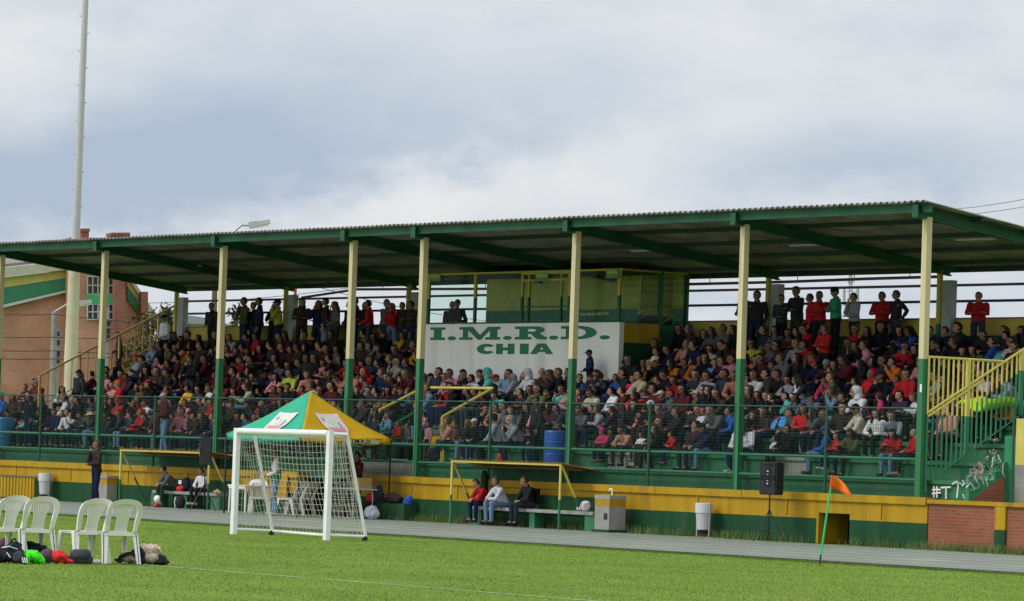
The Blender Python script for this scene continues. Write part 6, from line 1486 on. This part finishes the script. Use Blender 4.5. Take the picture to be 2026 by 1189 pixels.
poly('fascia', [(252, 535), (278, 575), (278, 588), (252, 546)], cmat('hall_fascia', (.48, .46, .36), .7), .4, .6); poly('fascia', [(293, 598), (310, 622), (310, 628), (293, 625)], cmat('hall_fascia', (.48, .46, .36), .7), .4, .6)
# low house roofs seen through the rails
p0 = ray(380, 640); Pn = CAMP + p0*(230/p0.dot(FW))
hs = thing('house', (Pn.x, Pn.y, 0), 'pale low house roof seen between the rails behind the stand', 'house')
q_ = [atP(px, py, Pn, nF) for px, py in ((352, 640), (432, 640), (432, 760), (352, 760))]; MB().prism(q_, -nF*8).build('wall', M['greypaint'], hs)
q_ = [atP(px, py, Pn+nF*.5, nF) for px, py in ((352, 628), (375, 624), (432, 632), (432, 641), (352, 641))]; MB().prism(q_, -nF*9).build('roof', cmat('grey_house_roof', (.28, .29, .31), .8), hs)

# masts, lamps and poles
def upright(px, py0, py1, D_, r0, r1, mt, name, label, cat, extra=None):
    d0, d1 = ray(px[0], py0), ray(px[1], py1); A0 = CAMP + d0*(D_/d0.dot(FW)); A1 = CAMP + d1*(D_/d1.dot(FW)); A1b = Vector((A1.x, A1.y, 0))
    return A0, A1
D1 = 129.0
t0 = CAMP + ray(169, 0)*(D1/ray(169, 0).dot(FW)); t1 = CAMP + ray(149.5, 480)*(D1/ray(149.5, 480).dot(FW)); t2 = CAMP + ray(137, 790)*(D1/ray(137, 790).dot(FW))
mast = thing('floodlight_mast', (t2.x, t2.y, 0), 'very tall pale tapering mast rising above the roof at left', 'mast')
k1 = D1/CAMF; ext = t0+(t0-t1)*.35
mb = MB(); mb.tube(t1, t0, 8.2*k1, 6.0*k1, 18); mb.tube(t0, ext, 6.0*k1, 4.8*k1, 18); mb.build('mast_tube', cmat('mast_pale_paint', (.52, .51, .52), .5, var=.06), mast)
gd = Vector((t2.x+(t2.x-t1.x)*.4, t2.y+(t2.y-t1.y)*.4, 0))
mb = MB(); mb.tube(t2, t1, 14.5*k1, 10.5*k1, 18); mb.tube(gd, t2, 15.5*k1, 14.5*k1, 18); mb.build('mast_foot', mat('rusty_cream_paint', (.58, .53, .36), .6, .1, 1, stain=(.30, .16, .06), stain_amt=.5), mast)
mb = MB()
for i in range(16):
    p = t1.lerp(t0, i/14); s = -1 if i % 2 else 1; mb.tube(p, p+RT*(s*11*k1)+V3(0, 0, .06), .018, n=6)
mb.build('climbing_pegs', M['metal'], mast)
def lamp(pole_px, base_y, top, head, D_, label, rp_=.06, arm=True, tm='concrete', poletop=None):
    A = lambda x, y: CAMP + ray(x, y)*(D_/ray(x, y).dot(FW))
    a, h0_, h1_ = A(*top), A(*head[0]), A(*head[1]); b = A(pole_px, base_y)
    t = thing('street_lamp', (b.x, b.y, 0), label, 'street lamp')
    pt = A(*poletop) if poletop else a
    MB().tube((b.x, b.y, 0), pt, rp_*1.3, rp_, 12).build('pole', M[tm], t)
    if arm: MB().path([a, a.lerp(h0_, .5)+V3(0, 0, .12), h0_], .035).build('arm', M['metal'], t)
    d = (h1_-h0_); u = V3(0, 0, 1)
    mb = MB(); w = d.length
    mb.bar(h0_, h0_+d*.42, .26, .20); mb.bar(h0_+d*.40, h1_, .30, .13); me = mb
    mb.build('lamp_head', cmat('lamp_housing_grey', (.50, .50, .47), .5), t)
    mb = MB(); mb.bar(h0_+d*.42-V3(0, 0, .09), h1_-d*.06-V3(0, 0, .08), .24, .06); mb.build('lamp_lens', M['plastic'], t)
    return t
lamp(425, 700, (462, 459), ((493, 446), (534, 438)), 126, 'grey street lamp head reaching up above the stand roof', .09, True, 'wood', (425, 566))
lamp(107, 790, (108, 617), ((158, 601), (180, 596)), 130, 'street lamp in front of the brick hall at left', .10, True, 'concrete', (108, 616))
A = lambda x, y, D_: CAMP + ray(x, y)*(D_/ray(x, y).dot(FW))
u0 = A(112, 720, 131.5); up_ = thing('utility_pole', (u0.x, u0.y, 0), 'utility pole with meter boxes and brackets beside the left street lamp', 'pole')
MB().tube((u0.x, u0.y, 0), A(116, 650, 131.5), .09, .08, 10).build('pole', M['blockgrey'], up_)
for y, w, h in ((660, 4, 8), (678, 5, 9), (700, 6, 10), (715, 4, 6)): c = A(113, y, 131.3); MB().box(c, (w*.03, .14, h*.02)).build('meter_box', M['navyrail'], up_)
# second pole behind the second column
u1 = A(212, 720, 140); up2 = thing('utility_pole', (u1.x, u1.y, 0), 'dark utility pole with equipment just right of the second column', 'pole')
MB().tube((u1.x, u1.y, 0), A(213, 610, 140), .10, .08, 10).build('pole', M['blockgrey'], up2)
for y in (640, 655, 668): c = A(213, y, 139.8); MB().box(c, (.16, .14, .2)).build('equipment_box', M['black'], up2)
# red and white pole behind
r0_, r1_ = A(585, 566, 135), A(581, 640, 135); rpz = thing('signal_pole', (r1_.x, r1_.y, 0), 'thin red and brown pole behind the rails left of the fourth column', 'pole')
MB().tube(A(584, 585, 135), r0_, .05, n=8).build('red_top', cmat('signal_red', (.45, .05, .04), .5), rpz); MB().tube((r1_.x, r1_.y, 0), A(584, 585, 135), .055, n=8).build('pole', M['wood'], rpz)
# lattice tower far behind at right
tw = thing('telecom_tower', (0, 0, 0), 'distant pale lattice telecom tower seen between the right rails', 'tower'); DT = 420
b0_ = A(1683, 720, DT); tw.location = (b0_.x, b0_.y, 0)
mb = MB(); wk = DT/CAMF
for i in range(26):
    ya, yb = 720-i*7.4, 720-(i+1)*7.4; wa, wb = 4.6-i*.10, 4.6-(i+1)*.10
    for s in (-1, 1):
        mb.bar(A(1683+s*wa, ya, DT), A(1683+s*wb, yb, DT), .10); mb.bar(A(1683+s*wa, ya, DT), A(1683-s*wb, yb, DT), .06)
        mb.bar(A(1683+s*wa, ya, DT+wk*6), A(1683+s*wb, yb, DT+wk*6), .10)
for s in (-1, 1): mb.bar(b0_+RT*(s*.25), Vector((b0_.x, b0_.y, 0))+RT*(s*.3), .1)
mb.build('lattice', cmat('tower_paint', (.42, .40, .42), .6), tw)
mb = MB()
for x in (1670, 1697): mb.bar(A(x, 571, DT), A(x, 605, DT), .22); mb.bar(A(x, 578, DT), A(1683, 575, DT), .07); mb.bar(A(x, 598, DT), A(1683, 600, DT), .07)
mb.bar(A(1677, 557, DT), A(1690, 557, DT), .25); mb.build('antenna', cmat('antenna_grey', (.40, .38, .40), .6), tw)
# overhead wires
def wire(name, pts, r, label):
    P_ = []; 
    for (a, b) in zip(pts, pts[1:]):
        for i in range(9): t = i/8; v = a.lerp(b, t); v.z -= (a-b).length*.012*math.sin(math.pi*t); P_.append(v)
    mb = MB(); [mb.tube(P_[i], P_[i+1], r, n=5, caps=False) for i in range(len(P_)-1) if (P_[i]-P_[i+1]).length > 1e-4]
    o = mb.build(name, M['black'], loc=tuple(pts[0])); return tag(o, label, 'cable')
wire('overhead_cable', [A(1700, 412, 120), A(2100, 380, 100)], .008, 'upper of two thin cables crossing the sky at the right edge')
wire('overhead_cable', [A(1700, 422, 120), A(2100, 396, 100)], .008, 'lower of two thin cables crossing the sky at the right edge')
for y0_, y1_, D2, nm in ((663, 668, 129, 'topmost dark cable across the brick hall wall'), (690, 700, 129.2, 'middle dark cable across the brick hall wall'), (706, 698, 129.4, 'lowest dark cable across the brick hall wall'), (618, 640, 129.6, 'thin cable running high past the brick hall')):
    wire('overhead_cable', [A(-80, y0_, D2), A(112, y0_+4, D2), A(330, y1_, D2)], .014, nm)
wire('overhead_cable', [A(600, 560, 110), A(1000, 640, 120)], .01, 'slanting cable behind the back rails near the booth')
wire('overhead_cable', [A(250, 600, 129), A(760, 560, 118)], .01, 'cable from the lamp behind the stand toward the booth')
# trees behind the left railing
def tree(px, py, D_, w, h, n, seed, label, col=M['leaf']):
    b = A(px, py, D_); t = thing('tree', (b.x, b.y, 0), label, 'tree'); r = random.Random(seed)
    mb = MB(); mb.tube((b.x, b.y, 0), (b.x, b.y, b.z), .10, .05, 8)
    tips = []
    for i in range(9):
        a = r.uniform(0, 6.28); q = Vector((b.x+math.cos(a)*w*r.uniform(.3, 1), b.y+math.sin(a)*w*r.uniform(.3, 1), b.z+h*r.uniform(-.5, .9))); mb.tube((b.x, b.y, b.z-h*.6), q, .03, .012, 5); tips.append(q)
    mb.build('trunk', M['wood'], t); mb = MB()
    for i in range(n):
        c = r.choice(tips); p = c+Vector([r.gauss(0, w*.28), r.gauss(0, w*.28), r.gauss(0, h*.22)]); L_ = r.uniform(.05, .13); a = Vector([r.gauss(0, 1) for _ in range(3)]).normalized(); b2v = a.orthogonal().normalized()
        mb.quad(p-a*L_, p-b2v*L_*.4, p+a*L_, p+b2v*L_*.4)
    mb.build('crown', col, t); return t
tree(338, 645, 135, .45, .7, 900, 1, 'sparse dark shrub top behind the back end of the left railing')
tree(300, 690, 135, 1.0, 1.0, 3000, 2, 'bushy ochre green shrub behind the left end railing', cmat('ochre_foliage', (.10, .085, .03), .85, var=.4))
tree(472, 645, 130, .30, .55, 220, 5, 'small bare branched tree behind the back wall by the third column')
